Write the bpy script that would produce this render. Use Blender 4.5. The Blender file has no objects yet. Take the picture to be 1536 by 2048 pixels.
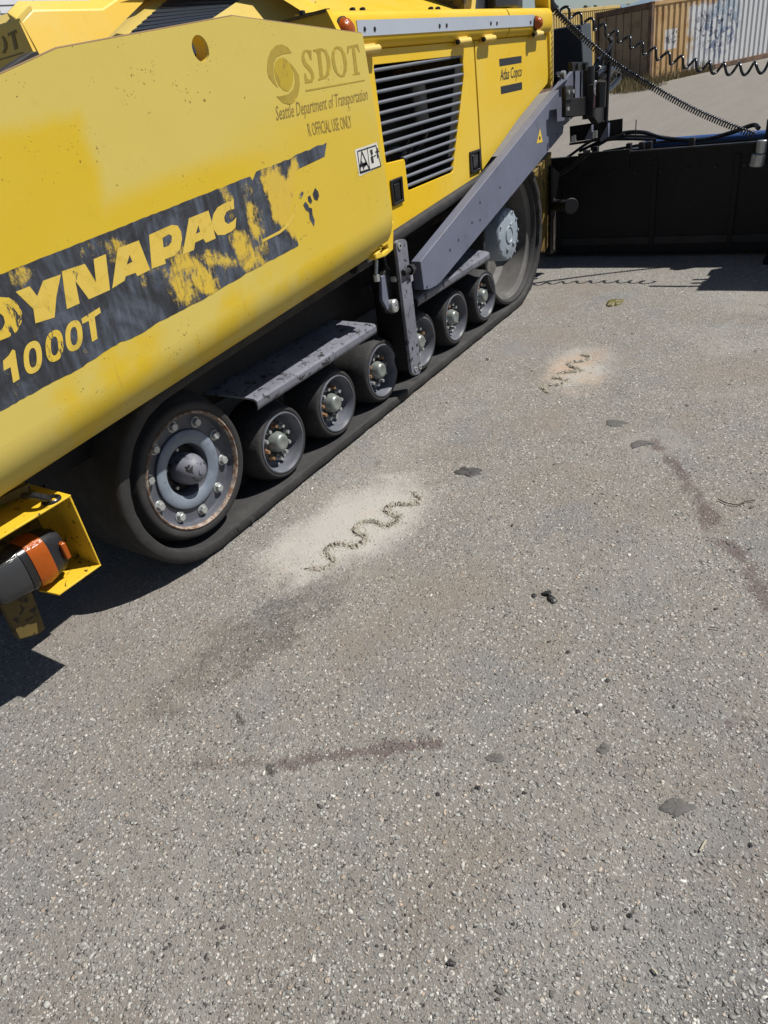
import bpy, bmesh, math, random
import numpy as np
from mathutils import Vector, Matrix
from mathutils.geometry import tessellate_polygon
random.seed(7); RNG = np.random.default_rng(7)
SC = bpy.context.scene
COL = SC.collection

# ------------------------------------------------------------------ camera
F, ROLL, HY, VPX, CAMZ = 1420.0, 9.8, 141.0, 1850.0, 1.65      # measured on the 1536 x 2048 photograph
def _cam_axes():
    t = math.tan(math.radians(ROLL))
    n = Vector((0, HY-1024, F)).cross(Vector((1000, HY-1024-1000*t, F))).normalized()
    if n.y > 0: n = -n
    X = Vector((VPX-768, HY-(VPX-768)*t-1024, F)).normalized()
    return X, n.cross(X), n
AX, AY, AZ = _cam_axes()
CAMP = Vector((0, 0, CAMZ))
def at(u, v, x=None, y=None, z=None):
    """metric world point of a measured photo point, on the plane x=.., y=.. or z=.. the thing stands in"""
    d = Vector((u-768, v-1024, F)); d = Vector((AX.dot(d), AY.dot(d), AZ.dot(d)))
    if y is not None: t = (y-CAMP.y)/d.y
    elif x is not None: t = (x-CAMP.x)/d.x
    else: t = (z-CAMP.z)/d.z
    return CAMP + d*t
cam = bpy.data.cameras.new('camera'); camo = bpy.data.objects.new('camera', cam); COL.objects.link(camo)
cam.sensor_fit = 'HORIZONTAL'; cam.sensor_width = 36; cam.lens = 36*F/1536
cam.clip_start = .05; cam.clip_end = 3000
m = Matrix(((AX.x, -AX.y, -AX.z, 0), (AY.x, -AY.y, -AY.z, 0), (AZ.x, -AZ.y, -AZ.z, 0), (0, 0, 0, 1)))
camo.matrix_world = Matrix.Translation(CAMP) @ m
SC.camera = camo

# ------------------------------------------------------------------ light
SUN = Vector((.42, -.55, 1.0)).normalized()          # direction towards the sun
w = bpy.data.worlds.new('World'); SC.world = w; w.use_nodes = True
nt = w.node_tree; bg = nt.nodes['Background']
sky = nt.nodes.new('ShaderNodeTexSky'); sky.sky_type = 'NISHITA'; sky.sun_disc = False
sky.sun_elevation = math.asin(SUN.z); sky.sun_rotation = math.atan2(SUN.x, SUN.y)
sky.air_density = .75; sky.dust_density = .5; sky.ozone_density = 1.0
nt.links.new(sky.outputs[0], bg.inputs[0]); bg.inputs[1].default_value = .05
sl = bpy.data.lights.new('sun', 'SUN'); so = bpy.data.objects.new('sun', sl); COL.objects.link(so)
sl.energy = 5.0; sl.angle = math.radians(.53); sl.color = (1, .965, .91)
so.rotation_euler = (-SUN).to_track_quat('-Z', 'Y').to_euler(); so.location = (3, -6, 12)
vs = SC.view_settings; vs.view_transform = 'Standard'; vs.look = 'None'; vs.gamma = 1; vs.exposure = .42
vs.use_curve_mapping = False
SC.cycles.max_bounces = 6; SC.cycles.use_denoising = True

YH = 1.925
# ------------------------------------------------------------------ node helpers
def srgb(r, g, b):
    f = lambda c: (c/255/12.92 if c/255 <= .04045 else ((c/255+.055)/1.055)**2.4)
    return (f(r), f(g), f(b), 1)
class NB:
    def __init__(s, name):
        s.m = bpy.data.materials.new(name); s.m.use_nodes = True
        s.nt = s.m.node_tree; s.nt.nodes.clear()
        s.out = s.nt.nodes.new('ShaderNodeOutputMaterial'); s.p = s.nt.nodes.new('ShaderNodeBsdfPrincipled')
        s.nt.links.new(s.p.outputs[0], s.out.inputs[0])
        tc = s.nt.nodes.new('ShaderNodeNewGeometry'); s.co = tc.outputs['Position']
    def put(s, sock, v):
        if hasattr(v, 'is_linked') or hasattr(v, 'links'): s.nt.links.new(v, sock)
        elif isinstance(v, (tuple, list)) and sock.type == 'RGBA': sock.default_value = tuple(v) if len(v) == 4 else (*v, 1)
        elif isinstance(v, (tuple, list)): sock.default_value = v[:3]
        elif sock.type == 'RGBA': sock.default_value = (v, v, v, 1)
        else: sock.default_value = v
    def math(s, op, a, b=0.0, clamp=False):
        n = s.nt.nodes.new('ShaderNodeMath'); n.operation = op; n.use_clamp = clamp
        s.put(n.inputs[0], a); s.put(n.inputs[1], b); return n.outputs[0]
    def mix(s, f, a, b, mode='MIX'):
        n = s.nt.nodes.new('ShaderNodeMix'); n.data_type = 'RGBA'; n.blend_type = mode; n.clamp_factor = True
        s.put(n.inputs[0], f); s.put(n.inputs[6], a); s.put(n.inputs[7], b); return n.outputs[2]
    def noise(s, scale, detail=3, rough=.55, co=None, dist=0.0):
        n = s.nt.nodes.new('ShaderNodeTexNoise'); s.put(n.inputs['Vector'], co or s.co)
        n.inputs['Scale'].default_value = scale; n.inputs['Detail'].default_value = detail
        n.inputs['Roughness'].default_value = rough; n.inputs['Distortion'].default_value = dist
        return n.outputs['Fac']
    def vor(s, scale, feature='F1', co=None, rnd=1.0):
        n = s.nt.nodes.new('ShaderNodeTexVoronoi'); n.feature = feature; s.put(n.inputs['Vector'], co or s.co)
        n.inputs['Scale'].default_value = scale; n.inputs['Randomness'].default_value = rnd; return n
    def mapping(s, scale=(1, 1, 1), rot=(0, 0, 0), loc=(0, 0, 0)):
        n = s.nt.nodes.new('ShaderNodeMapping'); s.put(n.inputs[0], s.co)
        n.inputs['Scale'].default_value = scale; n.inputs['Rotation'].default_value = rot; n.inputs['Location'].default_value = loc
        return n.outputs[0]
    def ss(s, x, lo, hi):
        n = s.nt.nodes.new('ShaderNodeMapRange'); n.interpolation_type = 'SMOOTHSTEP'; s.put(n.inputs[0], x)
        n.inputs[1].default_value = lo; n.inputs[2].default_value = hi; n.inputs[3].default_value = 0; n.inputs[4].default_value = 1
        return n.outputs[0]
    def ramp(s, f, stops):
        n = s.nt.nodes.new('ShaderNodeValToRGB'); s.put(n.inputs[0], f)
        e = n.color_ramp.elements
        while len(e) < len(stops): e.new(.5)
        for k, (p, c) in enumerate(stops): e[k].position = p; e[k].color = c if len(c) == 4 else (*c, 1)
        return n.outputs[0]
    def sep(s, v=None):
        n = s.nt.nodes.new('ShaderNodeSeparateXYZ'); s.put(n.inputs[0], v or s.co); return n.outputs
    def ell(s, cx, cz, rx, rz, soft=.5, ang=0.0, wob=0.0, v=None):
        """soft ellipse mask in the xz plane (a patch of wear with a shape of its own)"""
        X, Y, Z = s.sep(v)
        dx = s.math('SUBTRACT', X, cx); dz = s.math('SUBTRACT', Z, cz)
        ca, sa = math.cos(ang), math.sin(ang)
        a = s.math('DIVIDE', s.math('ADD', s.math('MULTIPLY', dx, ca), s.math('MULTIPLY', dz, sa)), rx)
        b = s.math('DIVIDE', s.math('SUBTRACT', s.math('MULTIPLY', dz, ca), s.math('MULTIPLY', dx, sa)), rz)
        d = s.math('SQRT', s.math('ADD', s.math('MULTIPLY', a, a), s.math('MULTIPLY', b, b)))
        if wob: d = s.math('ADD', d, s.math('MULTIPLY', s.math('SUBTRACT', s.noise(9, 5, .65), .5), wob))
        return s.math('SUBTRACT', 1.0, s.ss(d, 1-soft, 1+soft))
    def attr(s, name):
        n = s.nt.nodes.new('ShaderNodeAttribute'); n.attribute_name = name; return n
    def bump(s, h, strength=.3, dist=.01, normal=None):
        n = s.nt.nodes.new('ShaderNodeBump'); s.put(n.inputs['Height'], h)
        n.inputs['Strength'].default_value = strength; n.inputs['Distance'].default_value = dist
        if normal is not None: s.put(n.inputs['Normal'], normal)
        return n.outputs[0]
    def done(s, col=None, rough=None, metal=None, normal=None, spec=None):
        if col is not None: s.put(s.p.inputs['Base Color'], col)
        if rough is not None: s.put(s.p.inputs['Roughness'], rough)
        if metal is not None: s.put(s.p.inputs['Metallic'], metal)
        if normal is not None: s.put(s.p.inputs['Normal'], normal)
        if spec is not None: s.put(s.p.inputs['Specular IOR Level'], spec)
        return s.m
MATS = {}

def paint(name, c1, c2, rough=.45, speck=.5, dirt=(.05, .035, .02), dirt_amt=.25, scale=3.0, chip=None, chip_lo=.62):
    b = NB(name)
    base = b.mix(b.ss(b.noise(scale, 5, .6), .35, .68), c1, c2)
    base = b.mix(b.math('MULTIPLY', b.ss(b.noise(14, 6, .7), .55, .8), dirt_amt), base, (*dirt, 1))
    v = b.vor(46); d = b.math('LESS_THAN', v.outputs['Distance'], b.math('MULTIPLY', b.ss(b.noise(7, 2), .5, .8), .16))
    base = b.mix(b.math('MULTIPLY', d, speck), base, (*dirt, 1))
    if chip is not None:
        cm = b.ss(b.noise(26, 7, .72, dist=.6), chip_lo, chip_lo+.03)
        base = b.mix(cm, base, chip)
    MATS[name] = b.done(base, b.math('ADD', rough, b.math('MULTIPLY', b.math('SUBTRACT', b.noise(30, 4), .5), .25)), normal=b.bump(b.noise(60, 4), .06, .004), spec=.3)
    return MATS[name]

FADE = (.495, .39, .088, 1); FADE2 = (.52, .41, .102, 1)
paint('hood_yellow', (.63, .405, .015, 1), (.62, .43, .05, 1), .38, .25, dirt_amt=.12, scale=1.6)
paint('pale_yellow', (.60, .46, .15, 1), (.64, .465, .10, 1), .42, .3, dirt_amt=.1, scale=1.3)
paint('far_yellow', (.68, .435, .055, 1), (.62, .46, .13, 1), .4, .3, dirt_amt=.1, scale=1.0)
paint('lamp_yellow', (.60, .375, .015, 1), (.62, .40, .03, 1), .5, .9, dirt=(.03, .022, .012), dirt_amt=.5, chip=(.045, .03, .02, 1), chip_lo=.60)
paint('dirty_shaded_yellow', (.17, .115, .028, 1), (.10, .07, .02, 1), .6, .9, dirt=(.02, .016, .012), dirt_amt=.8, chip=(.025, .02, .015, 1), chip_lo=.55)  # mud and chips, with the shadow on the box leg also put into the colour
paint('grey_paint', (.125, .135, .185, 1), (.105, .113, .155, 1), .5, .5, dirt=(.06, .055, .05), dirt_amt=.5, scale=2.2, chip=(.055, .052, .052, 1), chip_lo=.645)
paint('grey_worn', (.155, .16, .19, 1), (.11, .114, .138, 1), .5, .9, dirt=(.03, .028, .028), dirt_amt=.6, scale=4, chip=(.022, .02, .02, 1), chip_lo=.56)
paint('wheel_grey', (.085, .09, .106, 1), (.13, .137, .16, 1), .42, .6, dirt=(.05, .045, .04), dirt_amt=.35, scale=9)
paint('hub_pale', (.27, .31, .35, 1), (.21, .25, .29, 1), .45, .8, dirt=(.06, .07, .08), dirt_amt=.35, scale=10, chip=(.10, .12, .14, 1), chip_lo=.66)
paint('idler_grey', (.062, .066, .080, 1), (.085, .090, .108, 1), .42, .6, dirt=(.03, .028, .026), dirt_amt=.4, scale=9, chip=(.03, .03, .032, 1), chip_lo=.68)
paint('hub_blue', (.175, .205, .245, 1), (.12, .145, .185, 1), .45, .8, dirt=(.05, .06, .07), dirt_amt=.35, scale=10, chip=(.09, .11, .13, 1), chip_lo=.66)
paint('drum_grey', (.13, .124, .118, 1), (.08, .077, .074, 1), .6, .4, dirt=(.12, .10, .08), dirt_amt=.5, scale=5)
paint('black_steel', (.0065, .0065, .0075, 1), (.004, .004, .0045, 1), .6, .15, dirt=(.022, .02, .017), dirt_amt=.18, scale=5)
paint('dark_steel', (.019, .0195, .022, 1), (.012, .012, .014, 1), .45, .3, dirt=(.07, .06, .05), dirt_amt=.3, scale=5)
paint('dirty_rail', (.045, .04, .032, 1), (.024, .021, .018, 1), .75, .6, dirt=(.15, .13, .10), dirt_amt=.5, scale=6)
paint('slat_grey', (.15, .16, .185, 1), (.12, .13, .15, 1), .42, .1, dirt_amt=.1)
paint('silver_strip', (.35, .385, .44, 1), (.32, .355, .41, 1), .35, .15, dirt=(.1, .1, .1), dirt_amt=.12)
paint('blue_paint', (.03, .07, .2, 1), (.04, .09, .24, 1), .4, .5, dirt_amt=.2)
def simple(name, col, rough=.5, metal=0, spec=None, bump=0, var=.25):
    b = NB(name); f = b.noise(22, 5, .65)
    c = b.mix(f, tuple(k*(1-var) for k in col[:3])+(1,), tuple(min(1, k*(1+var)) for k in col[:3])+(1,))
    MATS[name] = b.done(c, rough, metal, b.bump(b.noise(70, 5), bump, .004) if bump else None, spec); return MATS[name]
simple('galvanised', (.38, .395, .39), .33, .5, var=.35, bump=.1)
simple('steel_cap', (.22, .24, .225), .36, .45, var=.35, bump=.12)
simple('black_plastic', (.012, .012, .013), .28)
simple('cable', (.012, .012, .014), .22, spec=.6)
simple('dark_void', (.006, .006, .007), .9, var=.1)
simple('panel_dark', (.03, .036, .045), .35)
simple('decal_black', (.016, .018, .022), .5)
simple('white_ink', (.7, .7, .7), .5)
simple('pink_ink', (.75, .45, .5), .5)
simple('engine_metal', (.12, .12, .125), .35, .6, var=.6)
simple('brown_edge', (.16, .09, .03), .7)
def lens(name, col):
    b = NB(name); v = b.vor(260, rnd=0.05)
    b.p.inputs['Transmission Weight'].default_value = .25; b.p.inputs['IOR'].default_value = 1.45
    MATS[name] = b.done(b.mix(b.noise(30, 3), col, tuple(k*.75 for k in col[:3])+(1,)), .16, normal=b.bump(v.outputs['Distance'], .35, .003))
lens('amber', (.46, .095, .005, 1)); lens('clear_lens', (.055, .057, .06, 1))
def rubber(name, col, dust, amt):
    b = NB(name)
    c = b.mix(b.math('MULTIPLY', b.ss(b.noise(7, 6, .7), .4, .75), amt), col, dust)
    c = b.mix(b.math('MULTIPLY', b.ss(b.noise(90, 3), .6, .75), .25), c, dust)
    MATS[name] = b.done(c, .78, normal=b.bump(b.math('ADD', b.noise(45, 6, .7), b.math('MULTIPLY', b.noise(9, 3), 1.5)), .35, .006))
rubber('tyre_rubber', (.014, .0135, .014, 1), (.055, .052, .048, 1), .4)
rubber('belt_rubber', (.013, .0125, .0125, 1), (.055, .051, .046, 1), .5)
def rust_lip():
    b = NB('rust_lip'); f = b.noise(40, 6, .7)
    c = b.mix(b.ss(f, .4, .62), (.13, .06, .03, 1), (.30, .255, .21, 1)); c = b.mix(b.ss(b.noise(13, 4), .5, .7), c, (.08, .075, .08, 1))
    MATS['rust_lip'] = b.done(c, .75, normal=b.bump(f, .4, .004))
rust_lip()
simple('rusty_nut', (.26, .15, .08), .6, .3, var=.5, bump=.2)

# hopper paint: chalky upper part, fresher yellow where the paint was protected, dents of dirt
def hopper_mat():
    b = NB('hopper_paint')
    X, Y, Z = b.sep(); kx = 1.98/YH; X = b.math('MULTIPLY', X, kx); Z = b.math('ADD', b.math('MULTIPLY', b.math('SUBTRACT', Z, 1.65), kx), 1.65)
    cb = b.nt.nodes.new('ShaderNodeCombineXYZ'); b.put(cb.inputs[0], X); b.put(cb.inputs[2], Z); V = cb.outputs[0]
    def boxm(cx, cz, hx, hz, soft):
        q = b.math('MAXIMUM', b.math('SUBTRACT', b.math('ABSOLUTE', b.math('SUBTRACT', X, cx)), hx),
                   b.math('SUBTRACT', b.math('ABSOLUTE', b.math('SUBTRACT', Z, cz)), hz))
        q = b.math('ADD', q, b.math('MULTIPLY', b.math('SUBTRACT', b.noise(6, 4, .6), .5), .10))
        return b.math('SUBTRACT', 1.0, b.ss(q, -soft, soft))
    fresh = boxm(.75, 1.38, .77, .285, .035)
    fresh = b.math('MAXIMUM', fresh, b.ell(1.80, 1.385, .62, .075, .55, .075, .3, V))
    fresh = b.math('MAXIMUM', fresh, b.math('MULTIPLY', b.ell(2.65, 1.25, .55, .32, .5, 0, .5, V), .75))
    fresh = b.math('MAXIMUM', fresh, b.math('MULTIPLY', b.ss(b.noise(2.6, 4, .6), .46, .62), b.math('SUBTRACT', 1.0, b.ss(Z, 1.0, 1.12))))
    a = b.mix(b.noise(4, 4), FADE, FADE2); f = b.mix(b.noise(5, 5, .65), (.535, .362, .010, 1), (.54, .38, .03, 1))
    c = b.mix(b.math('MULTIPLY', fresh, .92), a, f)
    # thin grime, mud splashes and scratches
    c = b.mix(b.math('MULTIPLY', b.ss(b.noise(16, 7, .75), .56, .8), .25), c, (.30, .20, .03, 1))
    wz = b.nt.nodes.new('ShaderNodeVectorMath'); wz.operation = 'MULTIPLY_ADD'; nz = b.nt.nodes.new('ShaderNodeTexNoise'); nz.inputs['Scale'].default_value = 70; b.put(nz.inputs[0], b.co); b.put(wz.inputs[0], nz.outputs['Color']); wz.inputs[1].default_value = (.022, .022, .022); b.put(wz.inputs[2], b.co)
    v = b.vor(30, co=wz.outputs[0]); sp = b.math('LESS_THAN', v.outputs['Distance'], b.math('MULTIPLY', b.ss(b.noise(13, 2), .47, .75), .15))
    c = b.mix(b.math('MULTIPLY', sp, .8), c, (.10, .07, .015, 1))
    v2 = b.vor(75, co=wz.outputs[0]); sp2 = b.math('LESS_THAN', v2.outputs['Distance'], b.math('MULTIPLY', b.ss(b.noise(9, 2), .48, .75), .26))
    c = b.mix(b.math('MULTIPLY', sp2, .65), c, (.14, .095, .02, 1))
    st = b.mapping((60, 60, 4), (0, .5, 0)); sc_ = b.ss(b.noise(1.0, 2, .5, st), .73, .76)
    c = b.mix(b.math('MULTIPLY', sc_, .25), c, (.35, .25, .06, 1))
    MATS['hopper_paint'] = b.done(c, b.math('SUBTRACT', .56, b.math('MULTIPLY', fresh, .12)), normal=b.bump(b.math('ADD', b.noise(3, 2), b.math('MULTIPLY', b.noise(80, 4), .06)), .10, .02), spec=.2)
hopper_mat()

def stripe_mat():
    b = NB('stripe_vinyl')
    n1 = b.noise(5.5, 8, .72, dist=1.0); st = b.mapping((34, 1, 6), (0, .25, 0)); n2 = b.noise(1, 6, .7, st)
    c = b.ramp(b.math('ADD', b.math('MULTIPLY', n1, .55), b.math('MULTIPLY', n2, .45)),
               [(.41, (.014, .015, .018)), (.48, (.027, .030, .038)), (.54, (.046, .055, .074)), (.63, (.085, .10, .132))])
    w = b.math('MULTIPLY', b.ss(b.noise(34, 7, .75, dist=1.2), .66, .70), .5)
    def P(u, v, ru, rv, soft=.5, ang=0, k=1):
        p = at(u, v, y=YH); return b.math('MULTIPLY', b.ell(p.x, p.z, ru, rv, soft, ang, 1.3), k)
    for a in ((395, 548, .11, .05, .55, -.9), (365, 560, .07, .09, .6, .2, .9), (440, 520, .12, .035, .6, -.35), (490, 505, .06, .10, .6, .25), (512, 450, .045, .12, .6, .1, .9),
              (560, 395, .075, .13, .35, .12, 1.4), (545, 375, .05, .12, .4, .2, 1.2), (585, 415, .07, .13, .4, 0, 1.3), (455, 400, .03, .1, .6, .2, .7), (235, 505, .08, .04, .6, 0, .6), (35, 555, .05, .03, .6, 0, .7),
              (520, 530, .05, .06, .6, .3, .8), (180, 500, .05, .03, .6, 0, .5), (590, 350, .05, .06, .4, 0, 1.2), (300, 545, .05, .03, .6, 0, .4), (430, 560, .1, .04, .6, .2, .6)):
        w = b.math('MAXIMUM', w, P(*a))
    g = b.noise(22, 7, .75)
    sk = b.noise(1, 7, .75, b.mapping((46, 1, 9), (0, .35, 0)))
    w = b.ss(b.math('ADD', b.math('MULTIPLY', w, .78), b.math('ADD', b.math('MULTIPLY', b.math('SUBTRACT', g, .5), 2.1), b.math('MULTIPLY', b.math('SUBTRACT', sk, .5), 1.7))), .36, .90)
    c = b.mix(w, c, b.mix(b.noise(9, 5), (.58, .385, .02, 1), (.47, .34, .06, 1)))
    MATS['stripe_vinyl'] = b.done(c, .55, normal=b.bump(b.math('ADD', n1, w), .15, .006))
stripe_mat()
def letter_mat(name, a, bb, dark, lo):
    b = NB(name); c = b.mix(b.noise(12, 5, .65), a, bb); c = b.mix(b.math('MULTIPLY', b.ss(b.noise(17, 6, .75, dist=.8), .48, .68), .45), c, tuple(k*.55 for k in bb[:3])+(1,))
    st = b.mapping((1, 1, .4), (0, .4, 0)); c = b.mix(b.ss(b.noise(40, 7, .75, st, .5), lo, lo+.035), c, dark)
    MATS[name] = b.done(c, .55)
letter_mat('letter_yellow', (.56, .415, .10, 1), (.60, .41, .03, 1), (.04, .04, .045, 1), .63)
letter_mat('letter_cracked', (.60, .41, .03, 1), (.56, .39, .05, 1), (.03, .032, .036, 1), .54)
letter_mat('ghost_ink', (.30, .22, .035, 1), (.37, .26, .02, 1), (.55, .36, .015, 1), .60)
letter_mat('brown_ink', (.19, .13, .03, 1), (.25, .175, .04, 1), (.46, .35, .08, 1), .60)
letter_mat('emblem_core', (.42, .30, .012, 1), (.36, .25, .02, 1), (.24, .17, .03, 1), .56)
letter_mat('ghost_shade', (.17, .12, .02, 1), (.2, .14, .02, 1), (.3, .2, .02, 1), .66)
letter_mat('decal_white', (.52, .51, .46, 1), (.60, .59, .55, 1), (.50, .42, .2, 1), .66)

# ------------------------------------------------------------------ mesh helpers
class MB:
    def __init__(s): s.v = []; s.f = []
    def add(s, vs, fs):
        o = len(s.v); s.v += [tuple(p) for p in vs]; s.f += [tuple(i+o for i in f) for f in fs]; return s
    def box(s, lo, hi):
        (a, b, c), (d, e, f) = lo, hi
        return s.add([(a, b, c), (d, b, c), (d, e, c), (a, e, c), (a, b, f), (d, b, f), (d, e, f), (a, e, f)],
                     [(3, 2, 1, 0), (4, 5, 6, 7), (0, 1, 5, 4), (1, 2, 6, 5), (2, 3, 7, 6), (3, 0, 4, 7)])
    def bar(s, p, q, wd, ht, up=(0, 0, 1)):
        p = Vector(p); q = Vector(q); d = (q-p).normalized(); sd = d.cross(Vector(up)).normalized(); u = sd.cross(d)
        k = [p+sd*a*wd/2+u*b*ht/2 for a, b in ((-1, -1), (1, -1), (1, 1), (-1, 1))]+[q+sd*a*wd/2+u*b*ht/2 for a, b in ((-1, -1), (1, -1), (1, 1), (-1, 1))]
        return s.add(k, [(3, 2, 1, 0), (4, 5, 6, 7), (0, 1, 5, 4), (1, 2, 6, 5), (2, 3, 7, 6), (3, 0, 4, 7)])
    def prism(s, loops, vec):
        """polygon (first loop) with holes (other loops), extruded along vec"""
        if not isinstance(loops[0], (list, tuple)) or not isinstance(loops[0][0], (list, tuple, Vector)): loops = [loops]
        loops = [[Vector(p) for p in l] for l in loops]; vec = Vector(vec)
        flat = [p for l in loops for p in l]; n = len(flat)
        tris = tessellate_polygon(loops)
        fs = [tuple(t) for t in tris]
        if vec.length > 1e-9:
            fs += [tuple(i+n for i in reversed(t)) for t in tris]; o = 0
            for l in loops:
                k = len(l); fs += [(o+i, o+(i+1) % k, n+o+(i+1) % k, n+o+i) for i in range(k)]; o += k
            return s.add(flat+[p+vec for p in flat], fs)
        return s.add(flat, fs)
    def tube(s, path, r, n=8, cap=True):
        path = [Vector(p) for p in path]; rings = []
        up = Vector((0, 0, 1)); prev = None
        for i, p in enumerate(path):
            d = (path[min(i+1, len(path)-1)]-path[max(i-1, 0)]).normalized()
            if prev is None:
                a = d.cross(up);
                if a.length < .05: a = d.cross(Vector((1, 0, 0)))
                a.normalize()
            else:
                a = (prev-d*prev.dot(d)).normalized()
            prev = a; b = d.cross(a); rr = r[i] if isinstance(r, (list, tuple)) else r
            rings.append([p+(a*math.cos(2*math.pi*k/n)+b*math.sin(2*math.pi*k/n))*rr for k in range(n)])
        vs = [q for R in rings for q in R]
        fs = [(i*n+k, i*n+(k+1) % n, (i+1)*n+(k+1) % n, (i+1)*n+k) for i in range(len(path)-1) for k in range(n)]
        if cap: fs += [tuple(range(n-1, -1, -1)), tuple((len(path)-1)*n+k for k in range(n))]
        return s.add(vs, fs)
    def lathe(s, prof, c=(0, 0, 0), n=48, axis='Y'):
        """prof: list of (radius, along)"""
        vs = []; L = len(prof)
        for k in range(n):
            a = 2*math.pi*k/n; ca, sa = math.cos(a), math.sin(a)
            for r, y in prof:
                vs.append({'Y': (c[0]+r*ca, c[1]+y, c[2]+r*sa), 'Z': (c[0]+r*ca, c[1]+r*sa, c[2]+y), 'X': (c[0]+y, c[1]+r*ca, c[2]+r*sa)}[axis])
        fs = []
        for k in range(n):
            k2 = (k+1) % n
            for i in range(L-1):
                q = [k*L+i, k2*L+i, k2*L+i+1, k*L+i+1]
                if prof[i][0] < 1e-6: q = [q[0], q[2], q[3]]
                elif prof[i+1][0] < 1e-6: q = [q[0], q[1], q[2]]
                fs.append(tuple(q))
        return s.add(vs, fs)
    def build(s, name, mat, parent=None, bevel=0, smooth=38, label=None, kind=None, weld=True, segs=2):
        me = bpy.data.meshes.new(name); bm = bmesh.new()
        vv = [bm.verts.new(p) for p in s.v]
        for f in s.f:
            try: bm.faces.new([vv[i] for i in f])
            except ValueError: pass
        if weld: bmesh.ops.remove_doubles(bm, verts=bm.verts, dist=1e-5)
        bmesh.ops.recalc_face_normals(bm, faces=bm.faces)
        for f in bm.faces: f.smooth = True
        lim = math.radians(smooth)
        for e in bm.edges:
            if len(e.link_faces) != 2 or e.calc_face_angle(0) > lim: e.smooth = False
        bm.to_mesh(me); bm.free(); me.materials.append(MATS[mat] if isinstance(mat, str) else mat)
        o = bpy.data.objects.new(name, me); COL.objects.link(o)
        if parent is not None: adopt(o, parent)
        if bevel:
            md = o.modifiers.new('bevel', 'BEVEL'); md.width = bevel; md.segments = segs; md.limit_method = 'ANGLE'; md.angle_limit = math.radians(40)
        if label: o['label'] = label
        if kind: o['kind'] = kind
        return o
WORLD = {}
def adopt(o, parent):
    """keep world placement while parenting"""
    o.parent = parent; o.matrix_parent_inverse = Matrix.Translation(-WORLD.get(parent.name, Vector((0, 0, 0))))
def tag(o, label, cat, group=None, kind=None):
    if label: o['label'] = label
    if cat: o['category'] = cat
    if group: o['group'] = group
    if kind: o['kind'] = kind
    return o
def empty(name, loc):
    e = bpy.data.objects.new(name, None); e.location = loc; e.empty_display_size = .2; COL.objects.link(e); WORLD[e.name] = Vector(loc); return e
def circle(cx, cz, r, y, n=24, rz=None):
    return [Vector((cx+r*math.cos(2*math.pi*k/n), y, cz+(rz or r)*math.sin(2*math.pi*k/n))) for k in range(n)]
def spline(pts, per=10):
    P = [Vector(p) for p in pts]; P = [P[0]*2-P[1]]+P+[P[-1]*2-P[-2]]; out = []
    for i in range(1, len(P)-2):
        for k in range(per):
            t = k/per; a, b, c, d = P[i-1:i+3]
            out.append(.5*((2*b)+(c-a)*t+(2*a-5*b+4*c-d)*t*t+(3*b-a-3*c+d)*t**3))
    out.append(P[-2]); return out

# ================================================================== GROUND
def vnoise(x, y, seed=0):
    xi = np.floor(x).astype(np.int64); yi = np.floor(y).astype(np.int64); fx = x-xi; fy = y-yi
    fx = fx*fx*(3-2*fx); fy = fy*fy*(3-2*fy)
    def h(a, b):
        n = (a*374761393+b*668265263+seed*974711) & 0x7fffffff; n = ((n ^ (n >> 13))*1274126177) & 0x7fffffff
        return ((n ^ (n >> 16)) & 0xffff)/65535.0
    return (h(xi, yi)*(1-fx)+h(xi+1, yi)*fx)*(1-fy)+(h(xi, yi+1)*(1-fx)+h(xi+1, yi+1)*fx)*fy
def fbm(x, y, oct=4, seed=0):
    s = 0; a = 1; t = 0
    for k in range(oct): s = s+a*vnoise(x*2**k, y*2**k, seed+k); t += a; a *= .55
    return s/t
def gp(u, v):
    p = at(u, v, z=0); return (p.x, p.y)
def segdist(x, y, pts):
    d = np.full(x.shape, 1e9)
    for (ax, ay), (bx, by) in zip(pts[:-1], pts[1:]):
        dx, dy = bx-ax, by-ay; t = np.clip(((x-ax)*dx+(y-ay)*dy)/(dx*dx+dy*dy+1e-12), 0, 1)
        d = np.minimum(d, np.hypot(x-ax-t*dx, y-ay-t*dy))
    return d
def sst(x, a, b):
    t = np.clip((x-a)/(b-a), 0, 1); return t*t*(3-2*t)
R1 = [gp(560+x*.2865, 900+y*.2865) for x, y in ((925, 290), (955, 320), (990, 350), (950, 375), (890, 380), (820, 376), (765, 392), (738, 412), (765, 440), (810, 462), (828, 480), (790, 515), (735, 528), (690, 510), (630, 498), (570, 508), (522, 548), (548, 585), (600, 605), (575, 645), (520, 675), (460, 660), (400, 655), (345, 680), (322, 705), (345, 740), (378, 785), (330, 822), (260, 832), (165, 828))]
R2 = [gp(1000+x*.349, 580+y*.349) for x, y in ((465, 370), (520, 388), (470, 408), (420, 412), (395, 430), (430, 445), (465, 460), (400, 470), (350, 475), (310, 500), (360, 512), (395, 518), (350, 540), (290, 543), (235, 553), (262, 575), (290, 595))]
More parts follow.
